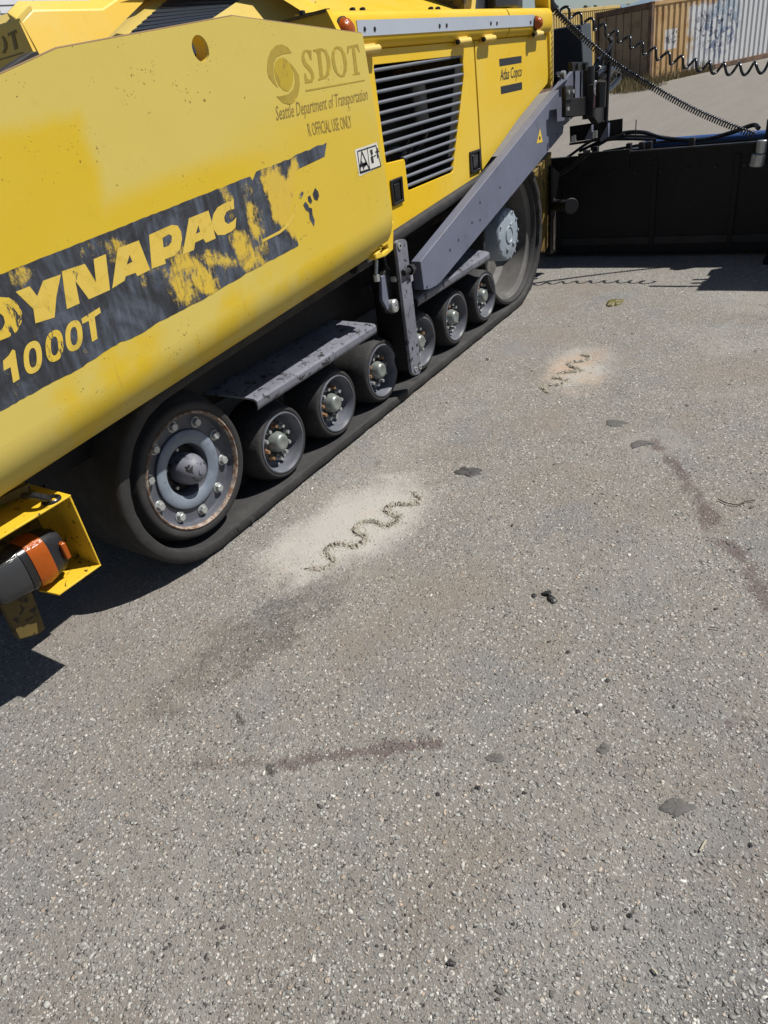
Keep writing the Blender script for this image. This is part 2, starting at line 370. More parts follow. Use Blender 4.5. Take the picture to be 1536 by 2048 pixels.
def dust_field(x, y):
    def e(cx, cy, rx, ry, ang):
        c, s = math.cos(ang), math.sin(ang); a = ((x-cx)*c+(y-cy)*s)/rx; b = (-(x-cx)*s+(y-cy)*c)/ry
        return np.sqrt(a*a+b*b)
    n = (fbm(x*9, y*9, 5, 3)-.5)*.55
    d = (1-sst(e(2.02, 1.70, .62, .32, -.22)+n, .35, 1.2))*1.1
    d = np.maximum(d, (1-sst(e(3.92, 1.33, .56, .30, .25)+n, .12, 1.2))*.9)
    d = np.maximum(d, (1-sst(e(2.35, 1.86, 1.1, .33, -.02)+n, .3, 1.2))*.42)
    d = np.maximum(d, (1-sst(e(1.75, 1.45, .7, .4, .2)+n, .2, 1.2))*.25)
    return d
def ground_z(x, y):
    z = (fbm(x*.9, y*.9, 3, 11)-.5)*.012
    z = z*(1-sst(y, 1.9, 2.1))                                # flat under the machine
    return z-.002
def ground():
    def axis(a0, a1, step, lo, hi):
        mid = np.arange(a0, a1+1e-6, step); L = []; R = []; d = step; p = a0
        while p > lo: d *= 1.35; p -= d; L.append(max(p, lo))
        d = step; p = mid[-1]
        while p < hi: d *= 1.35; p += d; R.append(min(p, hi))
        return np.concatenate([np.array(L[::-1]), mid, np.array(R)])
    xs = axis(-.45, 6.4, .012, -400, 1500); ys = axis(-1.3, 2.6, .012, -900, 900)
    X, Y = np.meshgrid(xs, ys, indexing='ij'); nx, ny = X.shape
    Z = ground_z(X, Y); near = (np.abs(X) < 12) & (np.abs(Y) < 8); Z = np.where(near, Z, -.004)
    co = np.stack([X, Y, Z], -1).reshape(-1, 3).astype(np.float32)
    idx = np.arange(nx*ny).reshape(nx, ny)
    q = np.stack([idx[:-1, :-1], idx[1:, :-1], idx[1:, 1:], idx[:-1, 1:]], -1).reshape(-1, 4)
    me = bpy.data.meshes.new('ground'); me.vertices.add(len(co)); me.vertices.foreach_set('co', co.ravel())
    me.loops.add(q.size); me.loops.foreach_set('vertex_index', q.ravel().astype(np.int32))
    me.polygons.add(len(q)); me.polygons.foreach_set('loop_start', np.arange(0, q.size, 4, dtype=np.int32))
    me.update(); me.validate(); me.shade_smooth()
    dust = dust_field(X, Y)
    red = np.zeros_like(X); wob = (fbm(X*14, Y*14, 4, 21)-.5)
    for pts, wd, k in (([(400, 1530), (480, 1528), (560, 1524)], .02, .55), ([(560, 1524), (640, 1514), (720, 1506), (800, 1493), (875, 1486)], .028, .95), ([(170, 1545), (300, 1535), (400, 1530)], .03, .3),
                       ([(1305, 882), (1345, 925), (1380, 970), (1412, 1020), (1440, 1065), (1475, 1110), (1510, 1160), (1545, 1210)], .05, .8), ([(1450, 1452), (1500, 1445), (1560, 1432)], .02, .6)):
        red = np.maximum(red, k*(1-sst(segdist(X, Y, [gp(*p) for p in pts])+wob*.07, wd*.1, wd*1.3))*sst(fbm(X*11, Y*11, 3, 5), .22, .55))
    dark = np.zeros_like(X); big = fbm(X*2.2, Y*2.2, 5, 40)
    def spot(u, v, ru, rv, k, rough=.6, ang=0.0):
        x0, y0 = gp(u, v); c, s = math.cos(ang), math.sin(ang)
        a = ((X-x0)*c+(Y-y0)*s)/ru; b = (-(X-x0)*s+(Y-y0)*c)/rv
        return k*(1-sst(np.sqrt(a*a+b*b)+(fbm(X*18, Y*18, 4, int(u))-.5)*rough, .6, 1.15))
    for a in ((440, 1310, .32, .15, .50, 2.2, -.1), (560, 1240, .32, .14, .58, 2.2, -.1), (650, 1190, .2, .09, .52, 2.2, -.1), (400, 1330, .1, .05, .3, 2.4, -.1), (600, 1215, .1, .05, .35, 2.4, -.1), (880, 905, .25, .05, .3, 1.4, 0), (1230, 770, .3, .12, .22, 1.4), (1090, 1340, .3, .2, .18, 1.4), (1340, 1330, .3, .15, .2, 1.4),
              (1530, 2040, .1, .25, .45, .8, .9), (478, 1437, .034, .013, 1, .9, 1.2), (542, 1538, .028, .018, 1, .9, 1.1), (385, 1528, .012, .009, .9, .6), (360, 1640, .018, .012, .4), (755, 925, .06, .018, .6, 2.0, .3),
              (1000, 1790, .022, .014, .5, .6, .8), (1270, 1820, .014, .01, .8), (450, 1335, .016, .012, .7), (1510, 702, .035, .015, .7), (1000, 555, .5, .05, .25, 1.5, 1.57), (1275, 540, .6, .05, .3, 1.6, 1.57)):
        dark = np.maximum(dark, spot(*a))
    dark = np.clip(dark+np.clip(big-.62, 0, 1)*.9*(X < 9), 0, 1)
    for nm, A in (('dust', dust), ('red', red), ('dark', dark)):
        at_ = me.attributes.new(nm, 'FLOAT', 'POINT'); at_.data.foreach_set('value', A.ravel().astype(np.float32))
    b = NB('asphalt')
    X_, Y_, Z_ = b.sep()
    far = b.ss(b.math('ADD', X_, b.math('MULTIPLY', b.noise(.5, 4), 3)), 8.0, 13.0)
    wv = b.co
    v1 = b.vor(125, co=wv); v2 = b.vor(62, co=wv); v3 = b.vor(270, co=wv)
    sepc = b.nt.nodes.new('ShaderNodeSeparateColor'); b.put(sepc.inputs[0], v1.outputs['Color'])
    sepd = b.nt.nodes.new('ShaderNodeSeparateColor'); b.put(sepd.inputs[0], v2.outputs['Color'])
    c1 = b.ramp(sepc.outputs[0], [(0, (.05, .048, .046)), (.25, (.13, .126, .118)), (.55, (.22, .213, .198)), (.82, (.34, .332, .308)), (1, (.52, .505, .47))])
    c2 = b.ramp(sepd.outputs[0], [(0, (.15, .147, .14)), (.6, (.25, .242, .225)), (.84, (.33, .325, .305)), (.93, (.34, .26, .19)), (1, (.48, .46, .42))])
    gap = b.ss(v1.outputs['Distance'], .0, .55); gap2 = b.ss(v2.outputs['Distance'], .30, .46)
    stone2 = b.math('MULTIPLY', b.math('SUBTRACT', 1.0, gap2), b.math('GREATER_THAN', sepd.outputs[1], .62))
    binder = b.mix(b.noise(2.0, 4, .6), (.190, .172, .149, 1), (.210, .202, .187, 1))
    c = b.mix(b.ss(v1.outputs['Distance'], .40, .66), c1, binder)
    c = b.mix(b.math('GREATER_THAN', sepc.outputs[1], .55), binder, c)
    c = b.mix(stone2, c, c2)
    c = b.mix(b.math('MULTIPLY', b.ss(b.noise(420, 2), .56, .7), .5), c, (.06, .056, .05, 1))
    c = b.mix(b.math('MULTIPLY', b.ss(b.noise(1.3, 6, .68), .46, .66), .55), c, (.195, .162, .132, 1))
    c = b.mix(b.math('MULTIPLY', b.ss(b.noise(2.1, 6, .68, b.mapping(loc=(7, 3, 0))), .50, .68), .5), c, (.155, .158, .165, 1))
    c = b.mix(b.math('MULTIPLY', b.ss(b.noise(1.0, 6, .7, b.mapping(loc=(2, 9, 0))), .50, .70), .45), c, (.285, .275, .255, 1))
    c = b.mix(b.math('MULTIPLY', b.ss(b.noise(6.5, 6, .7, b.mapping(loc=(4, 1, 0))), .56, .74), .4), c, (.10, .098, .098, 1))
    # stains and dust lying on it
    gr = b.noise(230, 4, .7)
    rd = b.ss(b.math('ADD', b.attr('red').outputs['Fac'], b.math('MULTIPLY', b.math('SUBTRACT', b.noise(120, 4, .75), .5), 2.2)), .20, .80)
    c = b.mix(b.math('MULTIPLY', rd, .75), c, (.092, .066, .062, 1))
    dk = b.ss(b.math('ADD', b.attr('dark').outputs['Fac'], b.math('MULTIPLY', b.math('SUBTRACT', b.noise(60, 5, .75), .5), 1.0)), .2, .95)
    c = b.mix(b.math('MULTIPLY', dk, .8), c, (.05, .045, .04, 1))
    du = b.ss(b.math('ADD', b.attr('dust').outputs['Fac'], b.math('MULTIPLY', b.math('SUBTRACT', b.noise(150, 5, .7), .5), .9)),   .15, 1.25)
    sand = b.mix(b.noise(5, 4), (.34, .325, .295, 1), (.37, .36, .335, 1)); sand = b.mix(b.math('MULTIPLY', b.ss(b.noise(2.2, 3), .55, .7), .35), sand, (.44, .33, .23, 1))
    rust_m = b.math('MULTIPLY', b.math('MULTIPLY', b.ss(X_, 3.0, 3.5), b.math('SUBTRACT', 1.0, b.ss(X_, 4.4, 5.0))), b.ss(b.noise(3.2, 4, .6, b.mapping(loc=(1, 5, 0))), .40, .62))
    sand = b.mix(b.math('MULTIPLY', rust_m, .75), sand, (.40, .27, .18, 1))
    c = b.mix(b.math('MULTIPLY', du, .9), c, sand)
    # gravel lot beyond the machine
    strk = b.mapping((.25, 2.2, 1), (0, 0, -.45)); lot = b.mix(b.noise(1.3, 6, .7, strk), (.155, .14, .118, 1), (.225, .21, .188, 1))
    lot = b.mix(b.math('MULTIPLY', b.ss(b.noise(9, 6, .7), .5, .75), .5), lot, (.12, .11, .095, 1))
    c = b.mix(far, c, lot)
    h = b.math('ADD', b.math('MULTIPLY', b.math('SUBTRACT', 1.0, gap), .6), b.math('ADD', b.math('MULTIPLY', stone2, 1.1), b.math('MULTIPLY', b.noise(300, 4, .7), .8)))
    h = b.math('MULTIPLY', h, b.math('SUBTRACT', 1.0, b.math('MULTIPLY', du, .75)))
    MATS['asphalt'] = b.done(c, .88, normal=b.bump(h, .85, .0045), spec=.25)
    me.materials.append(MATS['asphalt'])
    o = bpy.data.objects.new('ground', me); COL.objects.link(o); o['kind'] = 'structure'
    o['label'] = 'worn grey asphalt yard running into a pale gravel lot'
ground()

# loose grit on the asphalt, nobody could count it
def grit():
    t = (1+5**.5)/2
    base = np.array([(-1, t, 0), (1, t, 0), (-1, -t, 0), (1, -t, 0), (0, -1, t), (0, 1, t), (0, -1, -t), (0, 1, -t), (t, 0, -1), (t, 0, 1), (-t, 0, -1), (-t, 0, 1)])/math.sqrt(1+t*t)
    tri = np.array([(0, 11, 5), (0, 5, 1), (0, 1, 7), (0, 7, 10), (0, 10, 11), (1, 5, 9), (5, 11, 4), (11, 10, 2), (10, 7, 6), (7, 1, 8), (3, 9, 4), (3, 4, 2), (3, 2, 6), (3, 6, 8), (3, 8, 9), (4, 9, 5), (2, 4, 11), (6, 2, 10), (8, 6, 7), (9, 8, 1)])
    N = 62000
    # spread in view, denser near the camera
    u = RNG.uniform(-30, 1566, N*3); v = RNG.uniform(540, 2080, N*3)
    pts = np.array([gp(a, b) for a, b in zip(u[:N], v[:N])])
    jit = RNG.normal(0, .02, pts.shape); pts = pts+jit
    d = dust_field(pts[:, 0], pts[:, 1]); keep = (RNG.random(N) > d*.8) & (pts[:, 1] < 2.12-.0*pts[:, 0]) & (pts[:, 0] < 6)
    pts = pts[keep]; n = len(pts)
    s = np.clip(RNG.lognormal(math.log(.0020), .50, n), .0011, .0068)
    s *= np.where(pts[:, 0] > 2.2, 1.25, 1.0)
    sc = RNG.uniform(.55, 1.0, (n, 1, 3))*s[:, None, None]; sc[:, :, 0] *= RNG.uniform(1.0, 2.1, (n, 1)); sc[:, :, 2] *= .5
    B = base[None]*(1+RNG.uniform(-.42, .3, (n, 12, 1)))*sc
    a = RNG.uniform(0, 2*np.pi, n); ca, sa = np.cos(a)[:, None], np.sin(a)[:, None]
    V = np.stack([B[:, :, 0]*ca-B[:, :, 1]*sa, B[:, :, 0]*sa+B[:, :, 1]*ca, B[:, :, 2]], -1)
    V[:, :, 0] += pts[:, :1]; V[:, :, 1] += pts[:, 1:]; V[:, :, 2] += (ground_z(pts[:, 0], pts[:, 1])+s*.02)[:, None]
    T = (tri[None]+np.arange(n)[:, None, None]*12).reshape(-1, 3)
    me = bpy.data.meshes.new('loose_grit'); me.vertices.add(n*12); me.vertices.foreach_set('co', V.reshape(-1).astype(np.float32))
    me.loops.add(T.size); me.loops.foreach_set('vertex_index', T.ravel().astype(np.int32)); me.polygons.add(len(T))
    me.polygons.foreach_set('loop_start', np.arange(0, T.size, 3, dtype=np.int32)); me.update(); me.validate()
    t_ = me.attributes.new('tone', 'FLOAT', 'POINT'); t_.data.foreach_set('value', np.repeat(RNG.random(n), 12).astype(np.float32))
    b = NB('grit'); c = b.ramp(b.attr('tone').outputs['Fac'], [(0, (.035, .033, .032)), (.07, (.09, .085, .08)), (.11, (.17, .165, .155)), (.55, (.26, .257, .24)), (.80, (.36, .355, .33)), (.87, (.36, .285, .225)), (.91, (.40, .39, .36)), (1, (.52, .505, .465))])
    MATS['grit'] = b.done(c, .85, spec=.25); me.materials.append(MATS['grit'])
    o = bpy.data.objects.new('loose_grit', me); COL.objects.link(o); tag(o, 'loose pale and dark grit scattered all over the asphalt', 'grit', kind='stuff')
grit()
#SECTION2
# ================================================================== ASPHALT PAVER (one machine, all parts under one Empty)
PAV = empty('asphalt_paver', (3.2, 3.3, 0))
tag(PAV, 'yellow and grey tracked asphalt paver with faded side lettering', 'paver')
# YH: outer face of the hopper wing
YD = 2.17            # outer face of the hood doors
def H(u, v, d=0.0): return at(u, v, y=YH-d)
def px(fn, pts): return [fn(*p) for p in pts]
C2 = lambda x, y: (450+x*.32552, y*.32552)
C6 = lambda x, y: (x*.29297, 300+y*.29297)
C7 = lambda x, y: (400+x*.29297, 250+y*.29297)

# ---- hopper wing: flat upper plate with a lifting hole, rolled lower edge
SL = .068; zc = lambda x: .929+SL*(x-.8635); RR = .19
def hopper():
    x0, x1 = .15, at(786, 440, y=YH).x-.01
    top = [H(-90, 190), H(0, 150), H(115, 97), H(465, 32), H(725, 67)]
    top = [Vector((p.x, YH, p.z)) for p in top]; xt = top[-1].x
    outer = [Vector((x0, YH, zc(x0))), Vector((x1+.01, YH, zc(x1)))]+[Vector(((x1+xt)/2+.006, YH, 1.4)), top[-1]]+[p for p in reversed(top[:-1])]+[Vector((x0, YH, 1.55))]
    hc = H(401, 97); hole = [Vector((hc.x+.037*math.cos(a), YH, hc.z+.037*math.sin(a))) for a in [2*math.pi*k/28 for k in range(28)]]
    b = MB().prism([outer, hole], (0, .014, 0))
    # rolled edge
    for (off, rad) in ((0, RR), (.014, RR-.014)):
        n = 26; vs = []
        for x in (x0, x1+.01):
            for k in range(n+1):
                t = math.radians(112*k/n); vs.append((x, YH+RR-rad*math.cos(t), zc(x)-rad*math.sin(t)))
        b.add(vs, [(k, k+1, n+2+k, n+1+k) for k in range(n)])
    w_ = b.build('hopper_wing', 'hopper_paint', PAV, smooth=30)
    # thickened ring round the hole
    r = MB(); n = 28
    vs = [(hc.x+.037*math.cos(2*math.pi*k/n), YH+.014+d, hc.z+.037*math.sin(2*math.pi*k/n)) for d in (0, .045) for k in range(n)]
    r.add(vs, [(k, (k+1) % n, n+(k+1) % n, n+k) for k in range(n)]); r.build('hole_collar', 'hood_yellow', w_)
    # bare worn edge along the top
    e = MB(); e.tube([p+Vector((0, .007, .001)) for p in top], .0036, 6); e.build('worn_edge', 'brown_edge', w_)
    # stiffening plates inside
    MB().box((1.0, YH+.10, 1.2), (2.92, YH+.115, 1.76)).build('inner_liner', 'far_yellow', w_)
    MB().box((x1-.06, YH+.016, 1.08), (x1-.035, YH+.30, 1.72)).build('rear_flange', 'hood_yellow', w_)
    return w_
HOP = hopper()
def decal(name, loops_px, mat, lift, parent=HOP, label=None, fn=H, th=.0003):
    """flat sticker or painted mark: loops of photo points laid on the plate"""
    loops = [[Vector(fn(*p)) for p in l] for l in loops_px]
    y = (YH if fn is H else YD)-lift*.5
    loops = [[Vector((q.x, y, q.z)) for q in l] for l in loops]
    return MB().prism(loops, (0, th, 0)).build(name, mat, parent, label=label, smooth=60)
def jag(pts, amp, step=9):
    out = []
    for (a, b) in zip(pts[:-1], pts[1:]):
        L = math.hypot(b[0]-a[0], b[1]-a[1]); k = max(1, int(L/step))
        for i in range(k):
            t = i/k; j = amp if i else amp*.4
            out.append((a[0]+(b[0]-a[0])*t+random.uniform(-j, j)*.4, a[1]+(b[1]-a[1])*t+random.uniform(-j, j)))
    out.append(pts[-1]); return out
top_e = jag([(-60, 573), (0, 549), (200, 470), (450, 372), (500, 353)], .9)+[(505, 361), (510, 348)]+jag([(512, 344), (540, 333), (560, 326), (602, 306), (653, 285)], 1.6)
right_e = [(649, 313), (620, 327), (596, 338)]+jag([(592, 340), (588, 372), (582, 410), (577, 432), (584, 455), (597, 488)], 2.5, 7)
bot_e = jag([(597, 491), (500, 543), (400, 602), (310, 648), (288, 664), (262, 677), (240, 684), (150, 742), (80, 778), (0, 823), (-60, 857)], 1.2)
STR = decal('stripe_decal', [top_e+right_e+bot_e], 'stripe_vinyl', .0016, label='worn slate-blue stripe with peeling edges')
def letters(name, polys, lift=.0030, parent=HOP):
    for i, (fn, loops, mat) in enumerate(polys):
        decal(name, [[fn(*p) for p in l] for l in loops], mat, lift, parent)
def oval(cx, cy, rx, ry, tilt, n=22, p=2.4):
    o = []
    for k in range(n):
        a = 2*math.pi*k/n; c, s = math.cos(a), math.sin(a)
        x = rx*math.copysign(abs(c)**(2/p), c); y = ry*math.copysign(abs(s)**(2/p), s)
        o.append((cx+x+y*tilt, cy+y+x*-.42))
    return o
LY, LC = 'letter_yellow', 'letter_cracked'
letters('letter', [
    (C6, [[(-120, 1068), (0, 1004), (60, 1008), (110, 1040), (148, 1105), (147, 1170), (112, 1240), (60, 1276), (0, 1300), (-90, 1335)], [(-40, 1120), (-5, 1112), (22, 1135), (32, 1178), (18, 1215), (-8, 1238), (-35, 1240)]], LC),
    (C6, [[(105, 968), (200, 930), (252, 998), (292, 893), (413, 849), (382, 1005), (371, 1143), (240, 1183), (226, 1085)]], LY),
    (C6, [[(420, 828), (577, 777), (654, 903), (637, 745), (720, 711), (749, 955), (606, 1019), (512, 893), (542, 1047), (455, 1086), (436, 950)]], LY),
    (C6, [[(802, 672), (945, 617), (985, 720), (1023, 818), (936, 862), (924, 838), (856, 862), (848, 892), (764, 945)], [(882, 716), (902, 762), (863, 784)]], LY),
    (C6, [[(1015, 580), (1100, 542), (1170, 511), (1210, 516), (1234, 555), (1241, 605), (1228, 675), (1190, 722), (1124, 746), (1130, 776), (1034, 811)], [(1108, 600), (1152, 574), (1171, 588), (1169, 628), (1148, 655), (1114, 666)]], LY),
    (C6, [[(1288, 466), (1421, 413), (1446, 500), (1471, 604), (1404, 633), (1386, 606), (1330, 632), (1322, 682), (1244, 716)], [(1352, 513), (1364, 560), (1335, 572)]], LY),
    (C7, [[(227, 512), (170, 532), (118, 562), (90, 608), (79, 655), (88, 708), (118, 752), (165, 750), (215, 725), (240, 700), (246, 630), (225, 655), (190, 676), (168, 660), (163, 630), (178, 592), (205, 578), (232, 573)]], LY)])
letters('digit', [
    (C6, [[(18, 1440), (58, 1402), (82, 1362), (101, 1368), (116, 1470), (132, 1563), (88, 1590), (70, 1482), (24, 1507)]], LY),
    (C6, [oval(222, 1415, 62, 108, .08), oval(222, 1418, 26, 66, .08)], LY),
    (C6, [oval(370, 1337, 60, 105, .08), oval(370, 1338, 25, 64, .08)], LC),
    (C6, [oval(503, 1268, 58, 102, .08), oval(503, 1270, 24, 62, .08)], LY),
    (C6, [[(553, 1152), (678, 1074), (686, 1110), (644, 1140), (664, 1287), (627, 1310), (603, 1166), (561, 1187)]], LY)])
decal('pale_swoosh', [[C7(425, 800), C7(426, 782), C7(540, 722), C7(600, 665), C7(640, 590), C7(655, 540), C7(660, 560), C7(640, 625), C7(605, 690), C7(545, 740)]], 'letter_yellow', .0034)
for l in ([(680, 470), (698, 452), (706, 465), (692, 502), (676, 498)], [(735, 490), (750, 480), (766, 520), (755, 538), (738, 520)], [(768, 470), (785, 428), (806, 455), (812, 485), (800, 517), (778, 505)], [(704, 545), (718, 523), (738, 545), (742, 562), (764, 570), (768, 615), (782, 650), (778, 690), (764, 668), (748, 640), (744, 595), (722, 580)]):
    decal('dark_fleck', [[C7(*p) for p in l]], 'stripe_vinyl', .0022)
# ---- sign-writing of the owner: emblem, four capitals, underline, two small lines
def smooth_loop(pts, per=5):
    P = [Vector((*p, 0)) for p in pts]; n = len(P); out = []
    for i in range(n):
        a, b, c, d = P[i-1], P[i], P[(i+1) % n], P[(i+2) % n]
        for k in range(per):
            t = k/per; q = .5*((2*b)+(c-a)*t+(2*a-5*b+4*c-d)*t*t+(3*b-a-3*c+d)*t**3); out.append((q.x, q.y))
    return out
E1 = [(410, 325), (385, 290), (350, 272), (315, 278), (280, 312), (262, 365), (258, 430), (268, 475), (295, 510), (325, 540), (302, 480), (296, 425), (300, 385), (318, 350), (355, 332)]
E2 = [(398, 385), (432, 425), (455, 465), (459, 520), (450, 580), (425, 628), (395, 643), (355, 632), (315, 592), (350, 590), (390, 578), (420, 548), (430, 500), (425, 450)]
E3 = [(333, 356), (362, 354), (390, 378), (410, 420), (420, 470), (412, 525), (388, 562), (360, 555), (330, 525), (308, 475), (301, 425), (308, 382)]
for l, mt in ((E1, 'ghost_ink'), (E2, 'ghost_ink'), (E3, 'emblem_core')): decal('emblem', [[C2(*p) for p in l]], mt, .0016)
S_ = [(530, 305), (532, 368), (524, 368), (512, 332), (500, 316), (489, 326), (487, 350), (497, 378), (530, 418), (545, 450), (548, 480), (536, 505), (518, 508), (500, 512), (492, 514), (486, 450), (494, 450), (506, 482), (520, 492), (530, 480), (526, 452), (512, 432), (484, 402), (472, 372), (470, 345), (476, 318), (490, 304), (508, 306), (522, 310)]
D_ = [[(541, 305), (592, 295), (622, 308), (642, 350), (649, 405), (641, 455), (622, 480), (590, 490), (573, 496), (572, 484), (583, 480), (566, 330), (556, 316), (542, 315)], [(587, 312), (604, 470), (618, 460), (626, 420), (624, 372), (614, 330), (600, 312)]]
O_ = [[(690, 283), (715, 290), (738, 330), (750, 385), (748, 435), (735, 468), (712, 475), (688, 460), (665, 420), (654, 370), (655, 325), (668, 293)], [(690, 297), (676, 310), (672, 350), (680, 400), (694, 445), (712, 462), (726, 450), (730, 410), (725, 360), (712, 315)]]
T_ = [(750, 284), (818, 270), (828, 318), (822, 320), (808, 290), (797, 288), (816, 440), (828, 446), (829, 455), (786, 462), (786, 454), (796, 447), (778, 292), (764, 296), (757, 330), (751, 330)]
for loops in ([S_], D_, O_, [T_]): decal('capital', [[C2(*p) for p in l] for l in loops], 'ghost_ink', .0016)
decal('underline', [[C2(494, 553), C2(858, 489), C2(859, 496), C2(496, 563)]], 'ghost_ink', .0016)
def text(name, body, p0, p1, height, mat, parent, plane_y, shear=0.0, bold=.0, lift=.0008):
    """lettering from p0 to p1 (photo points of the baseline's ends) on a plane y = const"""
    cu = bpy.data.curves.new(name, 'FONT'); cu.body = body; cu.shear = shear; cu.offset = bold; cu.resolution_u = 2
    tmp = bpy.data.objects.new('tmp', cu); COL.objects.link(tmp)
    dg = bpy.context.evaluated_depsgraph_get(); me = bpy.data.meshes.new_from_object(tmp.evaluated_get(dg))
    bpy.data.objects.remove(tmp)
    xs = [v.co.x for v in me.vertices]; x0, x1 = min(xs), max(xs); hh = .70
    A = at(*p0, y=plane_y-lift); B = at(*p1, y=plane_y-lift); d = B-A; up = Vector((0, 0, 1))
    for v in me.vertices:
        t = (v.co.x-x0)/(x1-x0); q = A+d*t+up*(v.co.y/hh*height); v.co = (q.x, plane_y-lift, q.z)
    me.materials.clear(); me.materials.append(MATS[mat]); o = bpy.data.objects.new(name, me); COL.objects.link(o); adopt(o, parent); return o
text('small_lettering', 'Seattle Department of Transportation', C2(318, 740), C2(880, 612), .046, 'brown_ink', HOP, YH, .35, .0)
text('small_lettering', 'R OFFICIAL USE ONLY', C2(518, 838), C2(782, 782), .046, 'brown_ink', HOP, YH, 0, .002)
# ---- warning sticker
WS = decal('warning_sticker', [[C2(796, 920), C2(932, 874), C2(960, 1020), C2(824, 1084)]], 'decal_white', .0016, label='white warning sticker with two black pictograms')
def wline(pts, wd):
    q = [H(*C2(*p)) for p in pts]; b = MB()
    for a, c in zip(q[:-1], q[1:]): b.bar(Vector((a.x, YH-.0020, a.z)), Vector((c.x, YH-.0020, c.z)), .0005, wd, (0, 0, 1) if abs(a.x-c.x) > .01 else (1, 0, 0))
    return b
wline([(812, 930), (925, 893), (957, 1018), (830, 1065), (812, 930)], .004).build('sticker_border', 'decal_black', HOP)
wline([(872, 905), (888, 1045)], .003).build('sticker_border', 'decal_black', HOP)
wline([(838, 930), (886, 1040), (828, 1058), (838, 930)], .006).build('pictogram', 'decal_black', HOP)
wline([(828, 1018), (868, 1002), (848, 1022)], .012).build('pictogram', 'decal_black', HOP)
wline([(838, 990), (850, 1040)], .006).build('pictogram', 'decal_black', HOP)
for l in ([(888, 925), (902, 915), (908, 945), (898, 960)], [(893, 965), (908, 955), (914, 1000), (900, 1005)], [(928, 915), (938, 908), (942, 965), (934, 975)], [(912, 958), (928, 950), (928, 956), (912, 966)], [(922, 930), (946, 925), (946, 932), (922, 940)]):
    decal('pictogram', [[C2(*p) for p in l]], 'decal_black', .0030)

# ---- corner fitting at the rear lower end of the wing, with its pin and hanging bolt
q = [at(*p, y=YH+.04) for p in ((788, 440), (787, 500), (772, 513), (752, 520), (752, 508), (762, 500), (757, 485), (760, 476), (776, 464))]
CF = MB().prism([q, [at(*p, y=YH+.04) for p in ((763, 497), (775, 490), (777, 497), (766, 506))]], (0, .05, 0)).build('corner_fitting', 'hood_yellow', PAV, bevel=.006)
a = at(748, 508, y=2.03); MB().tube([a+Vector((-.07, 0, 0)), a+Vector((.06, 0, 0))], .024, 16).build('hinge_pin', 'galvanised', CF, bevel=.003)
a = at(736, 518, y=2.06); MB().tube([a+Vector((-.14, 0, 0)), a+Vector((0, 0, 0))], .034, 14).build('pin_sleeve', 'dark_steel', CF, bevel=.004)
a = at(753, 520, y=2.02); b2 = at(752, 550, y=2.02); MB().tube([a, b2], .009, 10).tube([b2, b2-Vector((0, 0, .03))], .016, 8).build('hanging_bolt', 'galvanised', CF)

